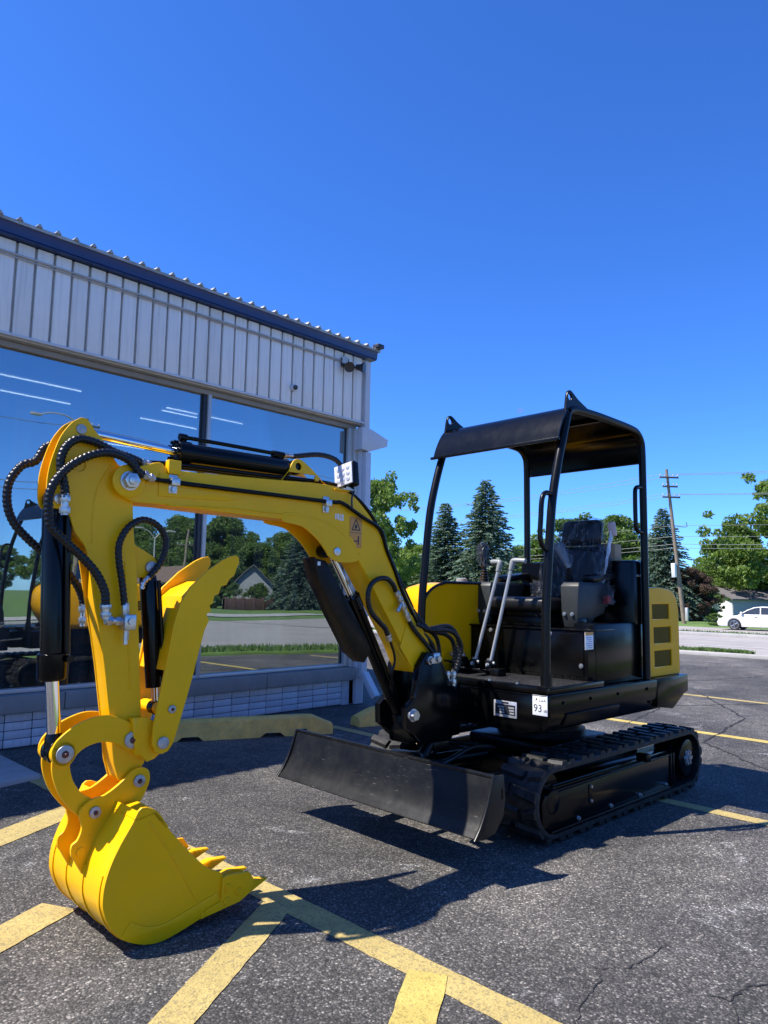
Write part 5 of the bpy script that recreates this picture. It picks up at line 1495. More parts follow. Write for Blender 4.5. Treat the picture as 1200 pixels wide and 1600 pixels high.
PIPE_L = [(2.722,0.090,1.617),(2.701,0.090,1.614),(2.530,0.090,1.612),(2.165,0.090,1.613),(1.827,0.090,1.614),(1.769,0.090,1.618),(1.729,0.090,1.609),(1.688,0.090,1.591),(1.605,0.088,1.556),(1.520,0.085,1.525),(1.475,0.080,1.492),(1.440,0.076,1.413),(1.382,0.074,1.318),(1.338,0.074,1.234),(1.268,0.074,1.127),(1.210,0.080,1.047)]
PIPE_U = [(2.710,0.030,1.681),(2.650,0.02,1.690),(2.531,0.02,1.697),(2.173,0.02,1.704),(1.755,0.02,1.712),(1.619,0.02,1.672),(1.502,0.02,1.588),(1.424,0.02,1.480),(1.330,0.02,1.330),(1.194,0.02,1.130)]
hose('boom_pipe', PIPE_L, 0.0095, 0, 'black'); hose('boom_pipe', PIPE_U, 0.0095, 0, 'black'); hose('boom_pipe', [(x + 0.004, -0.045, z) for x, y, z in PIPE_U], 0.0095, 0, 'black')
hose('hose', [(1.985,0.0,1.818),(1.965,0.0,1.818),(1.835,0.01,1.843),(1.736,0.015,1.833),(1.686,0.02,1.786),(1.638,0.03,1.690)], 0.012, 0.05)
hose('hose', [(1.389,0.090,1.214),(1.414,0.098,1.242),(1.468,0.11,1.270),(1.530,0.115,1.268),(1.580,0.115,1.238),(1.595,0.112,1.179),(1.568,0.105,1.114),(1.504,0.098,1.062),(1.460,0.094,1.030),(1.437,0.090,0.996)], 0.0125, 0.07)
hose('boom_pipe', [(1.419,0.085,0.976),(1.391,0.085,0.917),(1.381,0.085,0.870),(1.393,0.08,0.812),(1.38,0.06,0.74)], 0.006, 0, 'black')
for P in ([(1.290,0.090,1.065),(1.248,0.090,1.016),(1.151,0.095,0.933),(1.06,0.10,0.84),(1.00,0.10,0.74)],
          [(1.242,0.100,1.049),(1.175,0.13,1.020),(1.077,0.14,1.017),(0.995,0.14,0.995),(0.942,0.14,0.933),(0.945,0.13,0.860),(0.975,0.12,0.76)],
          [(1.215,0.020,1.140),(1.140,0.03,1.060),(1.065,0.04,1.005),(0.962,0.05,0.985),(0.895,0.05,0.925),(0.880,0.04,0.76)],
          [(1.230,0.060,1.090),(1.190,0.06,1.013),(1.118,0.06,0.972),(1.062,0.06,0.900),(1.05,0.06,0.76)],
          [(1.20,-0.03,1.10),(1.10,-0.03,1.03),(0.99,-0.02,0.99),(0.93,-0.03,0.92),(0.92,-0.03,0.76)],
          [(1.16,0.10,1.02),(1.06,0.12,1.035),(0.97,0.10,1.02),(0.905,0.09,0.955),(0.915,0.09,0.84),(0.93,0.08,0.76)]):
    hose('hose', P, 0.0115, 0.09, pitch=0.018)
def fitting(pts, r=0.012):
    m = MB()
    P = [Vector(p) for p in pts]
    for a, b in zip(P, P[1:]):
        d = b - a
        m.cyl(a, b, r, n=14)
        m.cyl(a + d * 0.08, a + d * 0.36, r * 1.4, n=6, bev=0.001); m.cyl(a + d * 0.58, a + d * 0.86, r * 1.32, n=6, bev=0.001)
    return m.build('hose_fitting', M['steel'], EX)
fitting([(3.008,0.085,1.450),(3.010,0.085,1.530)], 0.013); fitting([(2.735,0.066,1.676),(2.675,0.035,1.678)], 0.011)
fitting([(2.846,0.088,1.148),(2.842,0.086,1.092)], 0.014); fitting([(2.843,0.085,1.087),(2.778,0.085,1.083)], 0.013)
fitting([(2.742,0.100,1.626),(2.690,0.090,1.613)], 0.013); fitting([(2.858,-0.072,1.140),(2.856,-0.07,1.060)], 0.014)
fitting([(1.385,0.090,1.211),(1.343,0.090,1.154)], 0.012); fitting([(1.343,0.090,1.154),(1.290,0.090,1.065)], 0.011); fitting([(1.437,0.090,1.004),(1.419,0.086,0.970)], 0.012)
fitting([(2.668,0.050,1.248),(2.692,0.052,1.226),(2.696,0.052,1.200)], 0.008)
fitting([(1.355,0.10,1.15),(1.385,0.10,1.11)], 0.009)
for x, y in ((1.0, 0.10), (0.975, 0.12), (0.880, 0.04), (1.05, 0.06), (0.92, -0.03), (0.93, 0.08)): fitting([(x, y, 0.80), (x, y, 0.725)], 0.011)
for x, y, z in ((1.10, 0.075, 0.955), (1.12, 0.085, 0.93), (0.955, 0.125, 0.95), (0.905, 0.07, 0.90), (0.945, 0.13, 0.89)):
    pass
v = MB(); v.box((2.738, 0.062, 1.052), (2.782, 0.112, 1.108), 0.005); v.cyl((2.760, 0.112, 1.083), (2.760, 0.124, 1.083), 0.013, n=6); v.cyl((2.763, 0.085, 1.05), (2.763, 0.085, 1.015), 0.010, n=6); v.cyl((2.763, 0.085, 1.018), (2.763, 0.085, 1.0), 0.008, n=10)
v.cyl((2.768, 0.083, 1.106), (2.771, 0.081, 1.150), 0.0135, n=6, bev=0.002); v.build('valve_block', M['steel'], EX)
v = MB(); v.box((1.085, 0.072, 0.845), (1.135, 0.125, 0.90), 0.006); v.cyl((1.11, 0.125, 0.87), (1.11, 0.14, 0.87), 0.016, n=6); v.build('swivel_block', M['steel'], EX)

# ---- square work lamp on its bracket
wl = empty('work_lamp', parent=EX)
RL = Matrix.Rotation(R(8), 3, 'Z') @ Matrix.Rotation(R(-8), 3, 'Y') @ Matrix.Rotation(R(12), 3, 'X')
c0 = Vector((1.715, 0.055, 1.757))
def lbox(lo, hi, bev, mat, name, seg=3):
    mm = MB(); mm.box(lo, hi, bev, seg=seg)
    bmesh.ops.rotate(mm.bm, verts=mm.bm.verts[:], cent=(0, 0, 0), matrix=RL); bmesh.ops.translate(mm.bm, verts=mm.bm.verts[:], vec=c0)
    return mm.build(name, mat, wl)
lbox((-0.045, -0.062, -0.062), (0.0, 0.062, 0.062), 0.010, M['satin'], 'lamp_body')
lbox((-0.002, -0.054, -0.054), (0.0045, 0.054, 0.054), 0.002, M['lampface'], 'lamp_lens')
mm = MB()
for i in range(-1, 2):
    for j in range(-1, 2):
        mm.lathe((0.004, i * 0.029, j * 0.029), (0.02, i * 0.029, j * 0.029), [(0, 0.012), (0.003, 0.010), (0.004, 0.004)], 12)
bmesh.ops.rotate(mm.bm, verts=mm.bm.verts[:], cent=(0, 0, 0), matrix=RL); bmesh.ops.translate(mm.bm, verts=mm.bm.verts[:], vec=c0)
mm.build('lamp_reflector', M['silver_plate'], wl)
mm = MB()
for k in range(5): mm.box((-0.056, -0.045 + 0.0205 * k, -0.048), (-0.038, -0.037 + 0.0205 * k, 0.048), 0.002)
bmesh.ops.rotate(mm.bm, verts=mm.bm.verts[:], cent=(0, 0, 0), matrix=RL); bmesh.ops.translate(mm.bm, verts=mm.bm.verts[:], vec=c0)
mm.build('cooling_fin', M['satin'], wl)
m = MB(); m.box((1.66, 0.02, 1.682), (1.735, 0.09, 1.688), 0.001); m.box((1.675, 0.030, 1.688), (1.715, 0.036, 1.712), 0.001); m.box((1.675, 0.074, 1.688), (1.715, 0.080, 1.712), 0.001); m.build('lamp_bracket', M['steel'], wl)
m = MB(); m.box((1.70, 0.045, 1.675), (1.79, 0.085, 1.681), 0.001); m.build('lamp_arm', M['yellow'], wl)
m = MB(); m.tube([(1.70, 0.07, 1.715), (1.675, 0.085, 1.69), (1.69, 0.09, 1.645), (1.690, 0.092, 1.595)], 0.0045, 8); m.build('lamp_wire', M['rubber'], wl)

# small tan carton standing on the engine cover behind the seat
cb = empty('cardboard_box', (0, 0, 0), 0, 'small tan carton standing on the black engine cover behind the seat', 'box')
# carton body and flaps (world position worked out from the machine's frame)
mw = Matrix.Translation((4.040, 2.511, 0)) @ Matrix.Rotation(R(178), 4, 'Z')
cb.location = mw @ Vector((-0.345, 0.30, 1.431)); cb.rotation_euler = (0, 0, R(178))
m = MB(); m.box((-0.04, -0.06, 0.0), (0.04, 0.06, 0.105), 0.002); m.build('carton', M['card'], cb)
m = MB(); m.box((-0.041, -0.012, 0.1055), (0.041, 0.012, 0.1065)); m.build('tape', M['silver_plate'], cb)

# ------------------------------------------------------------------ trees
def leaf_cloud(rng, centres, radii, per, size, squash=0.75):
    V = []
    for c, r in zip(centres, radii):
        k = max(6, int(per * r ** 2))
        d = rng.normal(size=(k, 3)); d /= np.linalg.norm(d, axis=1)[:, None]
        rad = r * (0.35 + 0.75 * rng.random(k) ** 0.6)
        p = c + d * rad[:, None] * np.array([1, 1, squash])
        a = rng.normal(size=(k, 3)); a /= np.linalg.norm(a, axis=1)[:, None]
        b = np.cross(a, rng.normal(size=(k, 3))); b /= np.linalg.norm(b, axis=1)[:, None]
        s = size * (0.55 + 0.9 * rng.random(k))[:, None]
        V.append(np.stack([p - a * s, p + b * s * 0.55, p + a * s, p - b * s * 0.55], 1).reshape(-1, 3))
    return np.concatenate(V)

def quad_mesh(name, V):
    me = bpy.data.meshes.new(name)
    n = len(V)
    me.vertices.add(n); me.vertices.foreach_set('co', V.astype(np.float32).ravel())
    me.loops.add(n); me.loops.foreach_set('vertex_index', np.arange(n, dtype=np.int32))
    me.polygons.add(n // 4); me.polygons.foreach_set('loop_start', np.arange(0, n, 4, dtype=np.int32))
    try: me.polygons.foreach_set('loop_total', np.full(n // 4, 4, dtype=np.int32))
    except Exception: pass
    me.update(calc_edges=True)
    me.validate()
    return me

def make_broadleaf(seed, h=9.0, w=3.4, base=0.12, per=85, size=0.125, nc=64, rk=1.0):
    """unit tree h metres tall; returns trunk and crown meshes"""
    rng = np.random.default_rng(seed); rn = random.Random(seed)
    m = MB()
    def limb(p, q, r0, r1):
        m.cyl(p, q, r0, r1, n=8)
    p = Vector((0, 0, 0)); tips = []
    stem = [p]
    for i in range(5):
        p = p + Vector((rn.uniform(-.15, .15), rn.uniform(-.15, .15), h * 0.15)); stem.append(p)
    for i in range(5): limb(stem[i] - Vector((0, 0, .05)), stem[i + 1], 0.028 * h * (1 - i * 0.16), 0.028 * h * (1 - (i + 1) * 0.16))
    C = []; Rr = []
    for i in range(nc):
        t = base + (1 - base) * rn.random() ** 0.8
        z = h * (0.16 + 0.80 * t)
        prof = math.sin(math.pi * min(1, 0.18 + 0.80 * t)) ** 0.7
        a = rn.uniform(0, 6.283); rad = w * prof * math.sqrt(rn.random()) * 0.85
        c = Vector((rad * math.cos(a), rad * math.sin(a), z))
        C.append(np.array(c)); Rr.append(rn.uniform(0.5, 1.15) * rk * h / 9)
        if i < 16:
            k = min(4, max(1, int(z / (h * 0.15)) - 1)); s0 = stem[k]
            mid = s0.lerp(c, 0.55) + Vector((0, 0, -0.15))
            limb(s0, mid, 0.0075 * h, 0.005 * h); limb(mid, c, 0.005 * h, 0.002 * h)
    for i in range(34):   # ragged sprays at the edge
        a = rn.uniform(0, 6.283); t = rn.random(); z = h * (0.2 + 0.8 * t)
        rad = w * math.sin(math.pi * min(1, 0.15 + 0.82 * t)) ** 0.7 * rn.uniform(0.9, 1.12)
        C.append(np.array((rad * math.cos(a), rad * math.sin(a), z))); Rr.append(rn.uniform(0.25, 0.5) * h / 9)
    tm = bpy.data.meshes.new('trunk'); bmesh.ops.recalc_face_normals(m.bm, faces=m.bm.faces[:]); m.bm.to_mesh(tm); m.bm.free()
    cm_ = quad_mesh('crown', leaf_cloud(rng, C, Rr, per * 6, size))
    return tm, cm_

def make_spruce(seed, h=10.0, w=2.6):
    rng = np.random.default_rng(seed); rn = random.Random(seed)
    m = MB(); m.cyl((0, 0, 0), (0, 0, h * 0.97), 0.17, 0.02, n=8)
    V = []
    z = 0.5
    while z < h * 0.985:
        t = z / h
        L = w * (1 - t) ** 0.82 * (1.0 if t > 0.12 else 0.85)
        nb = max(4, int(15 * (1 - t) + 4))
        for b in range(nb):
            a = 2 * math.pi * (b + rn.random() * 0.8) / nb
            ll = L * rn.uniform(0.62, 1.12) + 0.08
            up_ = 0.30 - 0.1 * (1 - t)
            droop = 0.42 * (1 - t) + 0.04
            n = max(9, int(40 * ll / 1.2))
            s = np.linspace(0.10, 1.0, n) + rng.normal(0, 0.02, n)
            d = np.array([math.cos(a), math.sin(a), 0]); sd = np.array([-math.sin(a), math.cos(a), 0])
            zz = z + ll * (up_ * s - droop * s ** 2 * 1.5)
            wid = 0.30 * ll * (1.05 - s) * np.clip(s * 4, 0, 1) + 0.05
            off = rng.uniform(-1, 1, n) * wid
            c = d * (s * ll)[:, None] + sd * off[:, None]; c[:, 2] += zz - np.abs(off) * 0.25 - rng.random(n) * 0.10
            dirv = d * (0.8 + 0.2 * rng.random(n))[:, None] + sd * (np.sign(off) * 0.55)[:, None]; dirv[:, 2] -= 0.12 + 0.35 * rng.random(n)
            dirv /= np.linalg.norm(dirv, axis=1)[:, None]
            nrm = np.cross(dirv, rng.normal(size=(n, 3))); nrm /= np.linalg.norm(nrm, axis=1)[:, None]
            sz = (0.09 + 0.085 * rng.random(n))[:, None]
            V.append(np.stack([c - dirv * sz * 0.4, c + nrm * sz * 0.42, c + dirv * sz * 1.25, c - nrm * sz * 0.42], 1).reshape(-1, 3))
            if rn.random() < 0.12 and b % 2 == 0:
                pass
        if rn.random() < 1.0:
            m.cyl((0, 0, z), (math.cos(a) * L * .8, math.sin(a) * L * .8, z + 0.02), 0.02, 0.008, n=5)
        z += 0.155 + 0.10 * (1 - t)
    tm = bpy.data.meshes.new('trunk'); bmesh.ops.recalc_face_normals(m.bm, faces=m.bm.faces[:]); m.bm.to_mesh(tm); m.bm.free()
    return tm, quad_mesh('crown', np.concatenate(V))

BRO = [make_broadleaf(11, w=3.6), make_broadleaf(23, w=3.0), make_broadleaf(37, w=4.2, base=0.02), make_broadleaf(71, w=3.9, base=0.05, nc=78, rk=0.62, per=95)]
BUSH = [make_broadleaf(51, h=9.0, w=5.2, base=-0.1, per=90, size=0.14)]
SPR = [make_spruce(5), make_spruce(9, w=3.2)]
def tree(name, proto, x, y, z, h, wide, label, cat, leaf, rz=0.0, group=None, ref=9.0):
    o = empty(name, (x, y, z), rz, label, cat, group)
    s = h / ref
    for nm, me, mt in (('trunk', proto[0], M['bark']), ('crown', proto[1], leaf)):
        c = bpy.data.objects.new(nm, me); COL.objects.link(c); c.parent = o
        me.materials.clear() if not me.materials else None
        if not me.materials: me.materials.append(None)
        c.material_slots[0].link = 'OBJECT'; c.material_slots[0].material = mt
    o.scale = (s * wide, s * wide, s)
    return o
gz = lambda x: -0.06 + fz(x)
lf, lf2, lr, nd = M['leaf'], M['leaf2'], M['leaf_red'], M['needle']
# seen directly
tree('spruce_tree', SPR[0], 46.6, 37.9, gz(46), 9.6, 1.5, 'shorter of two blue green spruces framed by the canopy posts', 'tree', nd, 0.4, ref=10.0)
tree('spruce_tree', SPR[1], 47.2, 34.3, gz(47), 11.3, 1.25, 'taller pointed blue green spruce framed by the canopy posts', 'tree', nd, 2.0, ref=10.0)
tree('spruce_tree', SPR[1], 62.5, 26.4, gz(62), 9.9, 1.22, 'dark spruce standing beside the leaning utility pole', 'tree', nd, 4.1, ref=10.0)
tree('leafy_tree', BRO[3], 36.0, 34.9, gz(36), 9.9, 0.74, 'green leafy tree right beside the corner of the shop', 'tree', lf2, 0.3)
tree('leafy_tree', BRO[3], 77.6, 21.6, gz(77), 14.4, 0.98, 'tall spreading leafy tree above the white sedan', 'tree', lf2, 1.2)
tree('leafy_tree', BRO[1], 79.9, 25.8, gz(77), 9.5, 1.0, 'lower leafy tree between the leaning pole and the tall spreading tree', 'tree', lf, 2.6)
tree('leafy_tree', BRO[3], 67.7, 37.8, gz(67), 10.2, 1.15, 'leafy tree whose crown shows above the operator seat', 'tree', lf, 0.2)
tree('leafy_tree', BRO[0], 66.5, 32.6, gz(67), 9.6, 1.1, 'leafy tree between the seat and the rear canopy post', 'tree', lf, 3.4)
tree('leafy_tree', BRO[2], 69.0, 43.5, gz(68), 7.9, 1.35, 'low leafy tree behind the travel levers', 'tree', lf2, 5.0)
tree('leafy_tree', BRO[2], 50.0, 43.8, gz(48), 6.3, 1.3, 'low yellowish green tree between the boom and the front canopy post', 'tree', lf2, 0.9)
tree('leafy_tree', BUSH[0], 44.0, 44.0, gz(44), 7.0, 0.8, 'bushy green tree low behind the upper boom foot', 'tree', lf, 0.9)
tree('shrub', BUSH[0], 62.6, 24.2, gz(64), 4.3, 0.95, 'purple leaved shrub behind the foot of the utility pole', 'shrub', lr, 1.0)
tree('shrub', BUSH[0], 65.2, 24.0, gz(64), 2.9, 1.05, 'round green bush between the utility pole and the white house', 'shrub', lf, 2.0)
far = [(58, 49, 5.5, 1.6), (63, 42, 5.5, 1.6), (70, 35, 5.0, 1.6), (76, 29, 5.0, 1.6), (54, 55, 5.5, 1.6), (88, 24, 6.0, 1.5), (92, 30, 9.5, 1.2), (88, 40, 8.5, 1.3), (84, 50, 8.5, 1.3), (74, 56, 7.0, 1.4), (98, 20, 10, 1.2), (62, 58, 7.0, 1.4)]
for i, (x, y, h, w) in enumerate(far):
    tree('leafy_tree', BRO[i % 3], x, y, gz(x), h, w, 'leafy tree far off in the green belt behind the street', 'tree', lf if i % 2 else lf2, i * 1.1, 'trees far behind the street')
# across the side street, seen mirrored in the shop windows
tree('spruce_tree', SPR[1], 47.9, -46.2, gz(47), 8.6, 1.45, 'broad dark spruce mirrored in the right window behind the boom', 'tree', nd, 1.0, ref=10.0)
tree('spruce_tree', SPR[0], 52.0, -45.5, gz(51), 7.2, 1.6, 'lower spruce mirrored at the right edge of the right window', 'tree', nd, 2.0, ref=10.0)
mir = [(45.0, -63.9, 10.2, 1.15, lf), (49.1, -62.7, 10.6, 1.1, lf), (55.5, -58.5, 9.0, 1.1, lf2), (41.2, -67.5, 9.3, 1.15, lf), (44.3, -80.1, 9.0, 1.2, lf2), (37.4, -80.1, 7.0, 1.2, lf), (59.1, -50.4, 8.0, 1.1, lf2), (31.5, -84, 6.5, 1.2, lf), (64, -46, 9, 1.2, lf), (70, -38, 9, 1.2, lf2), (25, -86, 7, 1.3, lf), (50.5, -57.5, 7.5, 1.3, lf), (43.5, -60.5, 7.5, 1.3, lf2), (47, -68, 9.5, 1.3, lf), (53, -52, 5.5, 1.5, lf2), (39.5, -62, 7.0, 1.3, lf), (34, -70, 7.0, 1.4, lf)]
for i, (x, y, h, w, mt) in enumerate(mir):
    tree('leafy_tree', BRO[(i + 1) % 3], x, y, gz(x), h, w, 'leafy tree across the side street, mirrored in the shop windows', 'tree', mt, i * 0.9, 'leafy trees mirrored in the windows')

# ------------------------------------------------------------------ poles and wires
def pole(name, base, lean, h, label, arms, cat='utility pole', sign=False, rz=0.0):
    o = empty(name, (*base, gz(base[0])), 0, label, cat)
    top = Vector((lean[0], lean[1], h))
    m = MB(); m.cyl((0, 0, -0.2), top, 0.165, 0.10, n=14); m.build('post', M['wood'], o)
    tops = []
    for f, half, w in arms:
        c = top * f
        dv = Vector((math.cos(rz), math.sin(rz), 0))
        m = MB(); m.box((-half, -0.05, -0.06), (half, 0.05, 0.06), 0.01)
        bmesh.ops.rotate(m.bm, verts=m.bm.verts[:], cent=(0, 0, 0), matrix=Matrix.Rotation(rz, 3, 'Z')); bmesh.ops.translate(m.bm, verts=m.bm.verts[:], vec=c + Vector((0, -0.13, 0)))
        a = m.build('crossarm', M['crossarm'], o)
        m = MB()
        for s in (-0.92, -0.45, 0.45, 0.92):
            p = c + dv * half * s + Vector((0, -0.13, 0.06))
            m.lathe(p, p + Vector((0, 0, 0.3)), [(0, 0.02), (0.05, 0.02), (0.06, 0.055), (0.10, 0.06), (0.12, 0.04), (0.15, 0.05), (0.18, 0.03)], 10)
            tops.append(Vector((*base, gz(base[0]))) + p + Vector((0, 0, 0.16)))
        m.build('insulator', M['porcelain'], a)
    if sign:
        c = top * 0.345
        m = MB(); m.box((c.x - 0.55, c.y + 0.02, c.z - 0.55), (c.x - 0.18, c.y + 0.30, c.z + 0.5), 0.01)
        bmesh.ops.rotate(m.bm, verts=m.bm.verts[:], cent=c, matrix=Matrix.Rotation(R(-5), 3, 'Y')); m.build('notice_board', M['house_white'], o)
        c = top * 0.63
        m = MB(); m.tube([tuple(c), tuple(c + Vector((0.5, -0.8, -0.1))), tuple(c + Vector((0.5, -0.8, 0.25)))], 0.03, 6); m.build('wire_bracket', M['crossarm'], o)
        c = top * 0.06
        m = MB(); m.box((c.x - 0.1, c.y - 0.35, 0.2), (c.x + 0.1, c.y - 0.16, 1.2), 0.02); m.build('cable_guard', M['frame'], o)
    return o, top, tops
PB = (55.3, 21.9)
p1, t1, tp1 = pole('utility_pole', PB, (-0.75, 0.75, 11.7), 11.7, 'weathered wooden utility pole leaning left with three crossarms and white board', [(0.945, 0.75, 0), (0.885, 0.6, 0), (0.815, 0.7, 0)], sign=True, rz=R(140))
p2, t2, tp2 = pole('utility_pole', (55.0, 64.0), (0, 0, 11.7), 11.7, 'wooden utility pole far up the street, hidden by the shop', [(0.945, 0.95, 0), (0.885, 0.75, 0), (0.815, 0.85, 0)], rz=R(180))
p3, t3, tp3 = pole('utility_pole', (55.8, -20.0), (0, 0, 11.7), 11.7, 'wooden utility pole down the street, right of the white sedan', [(0.945, 0.95, 0), (0.885, 0.75, 0), (0.815, 0.85, 0)], rz=R(180))
def wire(a, b, sag, r=0.016, label='thin overhead wire strung along the utility poles', group='overhead wires'):
    a, b = Vector(a), Vector(b)
    P = [a.lerp(b, i / 16) - Vector((0, 0, sag * 4 * (i / 16) * (1 - i / 16))) for i in range(17)]
    m = MB(); m.tube([tuple(p) for p in P], r, 5, 2); o = m.build('overhead_wire', M['wire'], None, 60)
    tag(o, label, 'wire', group)
for k in (0, 3, 8, 11):
    wire(tp1[k], tp2[k], 0.9); wire(tp1[k], tp3[k], 0.9)
b1, b2, b3 = Vector((*PB, gz(55))), Vector((55.0, 64.0, gz(55))), Vector((55.8, -20.0, gz(55)))
for f, r in ((0.63, 0.013), (0.56, 0.014), (0.51, 0.017), (0.485, 0.016)):
    wire(b1 + t1 * f, b2 + t2 * f, 0.7, r); wire(b1 + t1 * f, b3 + t3 * f, 0.5, r)
# poles mirrored in the glass, with a street lamp
p4, t4, tp4 = pole('utility_pole', (19.1, -33.0), (0.1, 0, 11.9), 11.9, 'wooden utility pole mirrored in the left window above the arm', [(0.965, 0.9, 0)], rz=R(0))
m = MB(); m.tube([(0.08, 0.0, 11.1), (-1.0, 0.0, 11.75), (-2.0, 0, 11.9), (-2.6, 0, 11.75)], 0.04, 6); m.build('lamp_arm', M['frame'], p4)
m = MB(); m.box((-3.2, -0.12, 11.62), (-2.55, 0.12, 11.78), 0.04); m.build('lamp_head', M['frame'], p4)
p5, t5, tp5 = pole('utility_pole', (37.0, -50.6), (0.3, 0, 7.6), 7.6, 'slim pale pole mirrored in the left window above the thumb', [(0.82, 0.9, 0)], rz=R(20))
p6, t6, tp6 = pole('utility_pole', (-8.0, -33.0), (0, 0, 11.9), 11.9, 'wooden utility pole across the side street behind the photographer', [(0.965, 0.9, 0)], rz=R(0))
p7, t7, tp7 = pole('utility_pole', (62.0, -33.0), (0, 0, 11.9), 11.9, 'wooden utility pole at the far end of the side street', [(0.965, 0.9, 0)], rz=R(0))
for z in (11.3, 7.6, 7.2):
    wire((19.1, -33.1, z), (-8.0, -33.1, z), 0.4, 0.02, 'thin wire along the side street mirrored in the windows', 'wires mirrored in the windows'); wire((19.1, -33.1, z), (62, -33.1, z), 0.6, 0.02, 'thin wire along the side street mirrored in the windows', 'wires mirrored in the windows')
sl = empty('street_lamp', (22.5, -29.6, gz(20)), 0, 'slim double armed street lamp mirrored in the left window', 'street lamp')
m = MB(); m.cyl((0, 0, 0), (0, 0, 4.5), 0.055, 0.035, n=10); m.build('post', M['frame'], sl)
for s in (-1, 1):
    m = MB(); m.tube([(0, 0, 4.4), (s * 0.4, 0, 4.75), (s * 1.1, 0, 4.95)], 0.03, 6); m.box((s * 1.1 - 0.25, -0.08, 4.9), (s * 1.1 + 0.25, 0.08, 4.98), 0.02); m.build('lamp_arm', M['frame'], sl)

# ------------------------------------------------------------------ houses
def house(name, loc, rz, L, W, H, Rh, wall, gable, roofm, label, windows=(), ridge_x=True):
    o = empty(name, loc, rz, label, 'house')
    m = MB(); m.box((-L / 2, -W / 2, -0.5), (L / 2, W / 2, H)); m.build('wall', wall, o)
    m = MB()
    for s in (-1, 1):
        m.prism([(-W / 2 + 0.02, H), (W / 2 - 0.02, H), (0, H + Rh - 0.02)], 'x', s * L / 2 - (0.06 if s > 0 else 0), s * L / 2 + (0.06 if s < 0 else 0))
    m.build('gable', gable, o)
    m = MB(); e = 0.45
    for s in (-1, 1):
        m.prism([(0, H + Rh + 0.1), (s * (W / 2 + e), H - e * Rh / (W / 2) + 0.1), (s * (W / 2 + e), H - e * Rh / (W / 2)), (0, H + Rh)], 'x', -L / 2 - e, L / 2 + e)
    r = m.build('roof', roofm, o)
    for (x, z, w, h) in windows:
        for s in (-1, 1):
            f = MB(); f.box((x - w / 2 - 0.06, s * W / 2 - 0.04, z - 0.06), (x + w / 2 + 0.06, s * W / 2 + 0.04, z + h + 0.06), 0.01); f = f.build('window', M['house_white'], o)
            g = MB(); g.box((x - w / 2, s * W / 2 - 0.05, z), (x + w / 2, s * W / 2 + 0.05, z + h)); g.build('pane', M['darkglass'], f)
    return o, r
h1, r1 = house('house', (81.5, 24.3, -0.95), R(-28), 14.0, 7.0, 2.25, 1.25, M['house_shaded'], M['house_white'], M['shingle'], 'low white house with shade-grey side and dark shingle roof behind the white sedan', [(2.6, 0.9, 0.5, 0.8), (1.2, 0.9, 0.5, 0.8), (-2.5, 0.9, 0.8, 0.8)])
m = MB()
for x in (0.8, -0.6): m.cyl((x, -1.4, 2.8), (x, -1.4, 3.35), 0.10, n=10)
m.build('vent_pipe', M['darkmetal'], r1)
m = MB(); m.box((-7.06, -3.45, -0.45), (-7.005, 3.45, 2.24)); m.build('end_wall', M['house_white'], h1)
house('house', (47.7, -54.0, -0.6), R(126), 7, 4.2, 2.5, 1.9, M['house_dim'], M['house_dim'], M['shingle'], 'grey gabled house mirrored in the right window beside the thumb tip', [(1.5, 0.9, 0.9, 1.1), (-1.5, 0.9, 0.9, 1.1)])
house('house', (35.2, -55.0, -0.4), R(30), 8, 6, 2.4, 1.5, M['tanwall'], M['tanwall'], M['brownroof'], 'tan house with brown roof mirrored in the left window behind the thumb cylinder', [(2.2, 0.9, 1.2, 1.2), (0, 0.9, 1.2, 1.2), (-2.2, 0.9, 1.2, 1.2)])
for sx, sy, sh in ((44.6, -49.6, 2.2), (46.2, -50.6, 2.6), (43.0, -50.8, 2.6), (48.4, -49.4, 2.4), (41.0, -51.5, 2.8)):
    tree('shrub', BUSH[0], sx, sy, gz(45), sh, 0.8, 'round bush across the side street, mirrored in the right window', 'shrub', lf, sx, 'bushes mirrored in the window')
bw = MB(); bw.box((40.0, -48.3, -0.7), (46.0, -48.0, 0.35), 0.02)
for i in range(6): bw.box((40.0 + i * 1.17, -48.35, -0.7), (40.25 + i * 1.17, -47.95, 0.45), 0.02)
bw = bw.build('garden_wall', M['redbrick']); tag(bw, 'low reddish brown garden wall mirrored beside the thumb teeth', 'wall')

# low clipped hedge by the driveway
tree('hedge', BUSH[0], 53.4, 19.0, gz(53), 0.85, 1.4, 'small low clipped bush on the grass left of the white sedan', 'shrub', lf, 0.7)

# ------------------------------------------------------------------ the white sedan on the far drive, front towards the left
car = empty('parked_car', (47.6, 14.1, gz(47) + 0.035), R(92), 'white sedan parked on the far drive in front of the house', 'car')
W2 = 0.90
low = [(-2.42, 0.30), (-2.42, 0.62), (-2.30, 0.86), (-1.9, 0.95), (-1.2, 0.97), (0.0, 0.955), (0.75, 0.93), (1.5, 0.86), (2.05, 0.76), (2.34, 0.62), (2.42, 0.46), (2.38, 0.26), (2.2, 0.20)]
def arch(cx, r=0.37, n=10):
    return [(cx + r * math.cos(t), 0.31 + r * math.sin(t)) for t in (math.pi * i / n for i in range(n + 1))]
outl = [p for p in low] + [(1.80, 0.20)] + [p for p in arch(1.42) if p[1] > 0.2] + [(1.04, 0.20), (-0.96, 0.20)] + [p for p in arch(-1.36) if p[1] > 0.2] + [(-1.75, 0.20), (-2.25, 0.22)]
body = plate('body', outl, -W2, W2, M['carpaint'], car, bev=0.07)
def gh(s, off=0.0):
    return [(-1.95, 0.94), (-1.25, 1.30 + off), (-0.75, 1.415 + off), (-0.1, 1.44 + off), (0.35, 1.385 + off), (0.72, 1.22 + off), (1.22, 0.90)]
bm = bmesh.new()
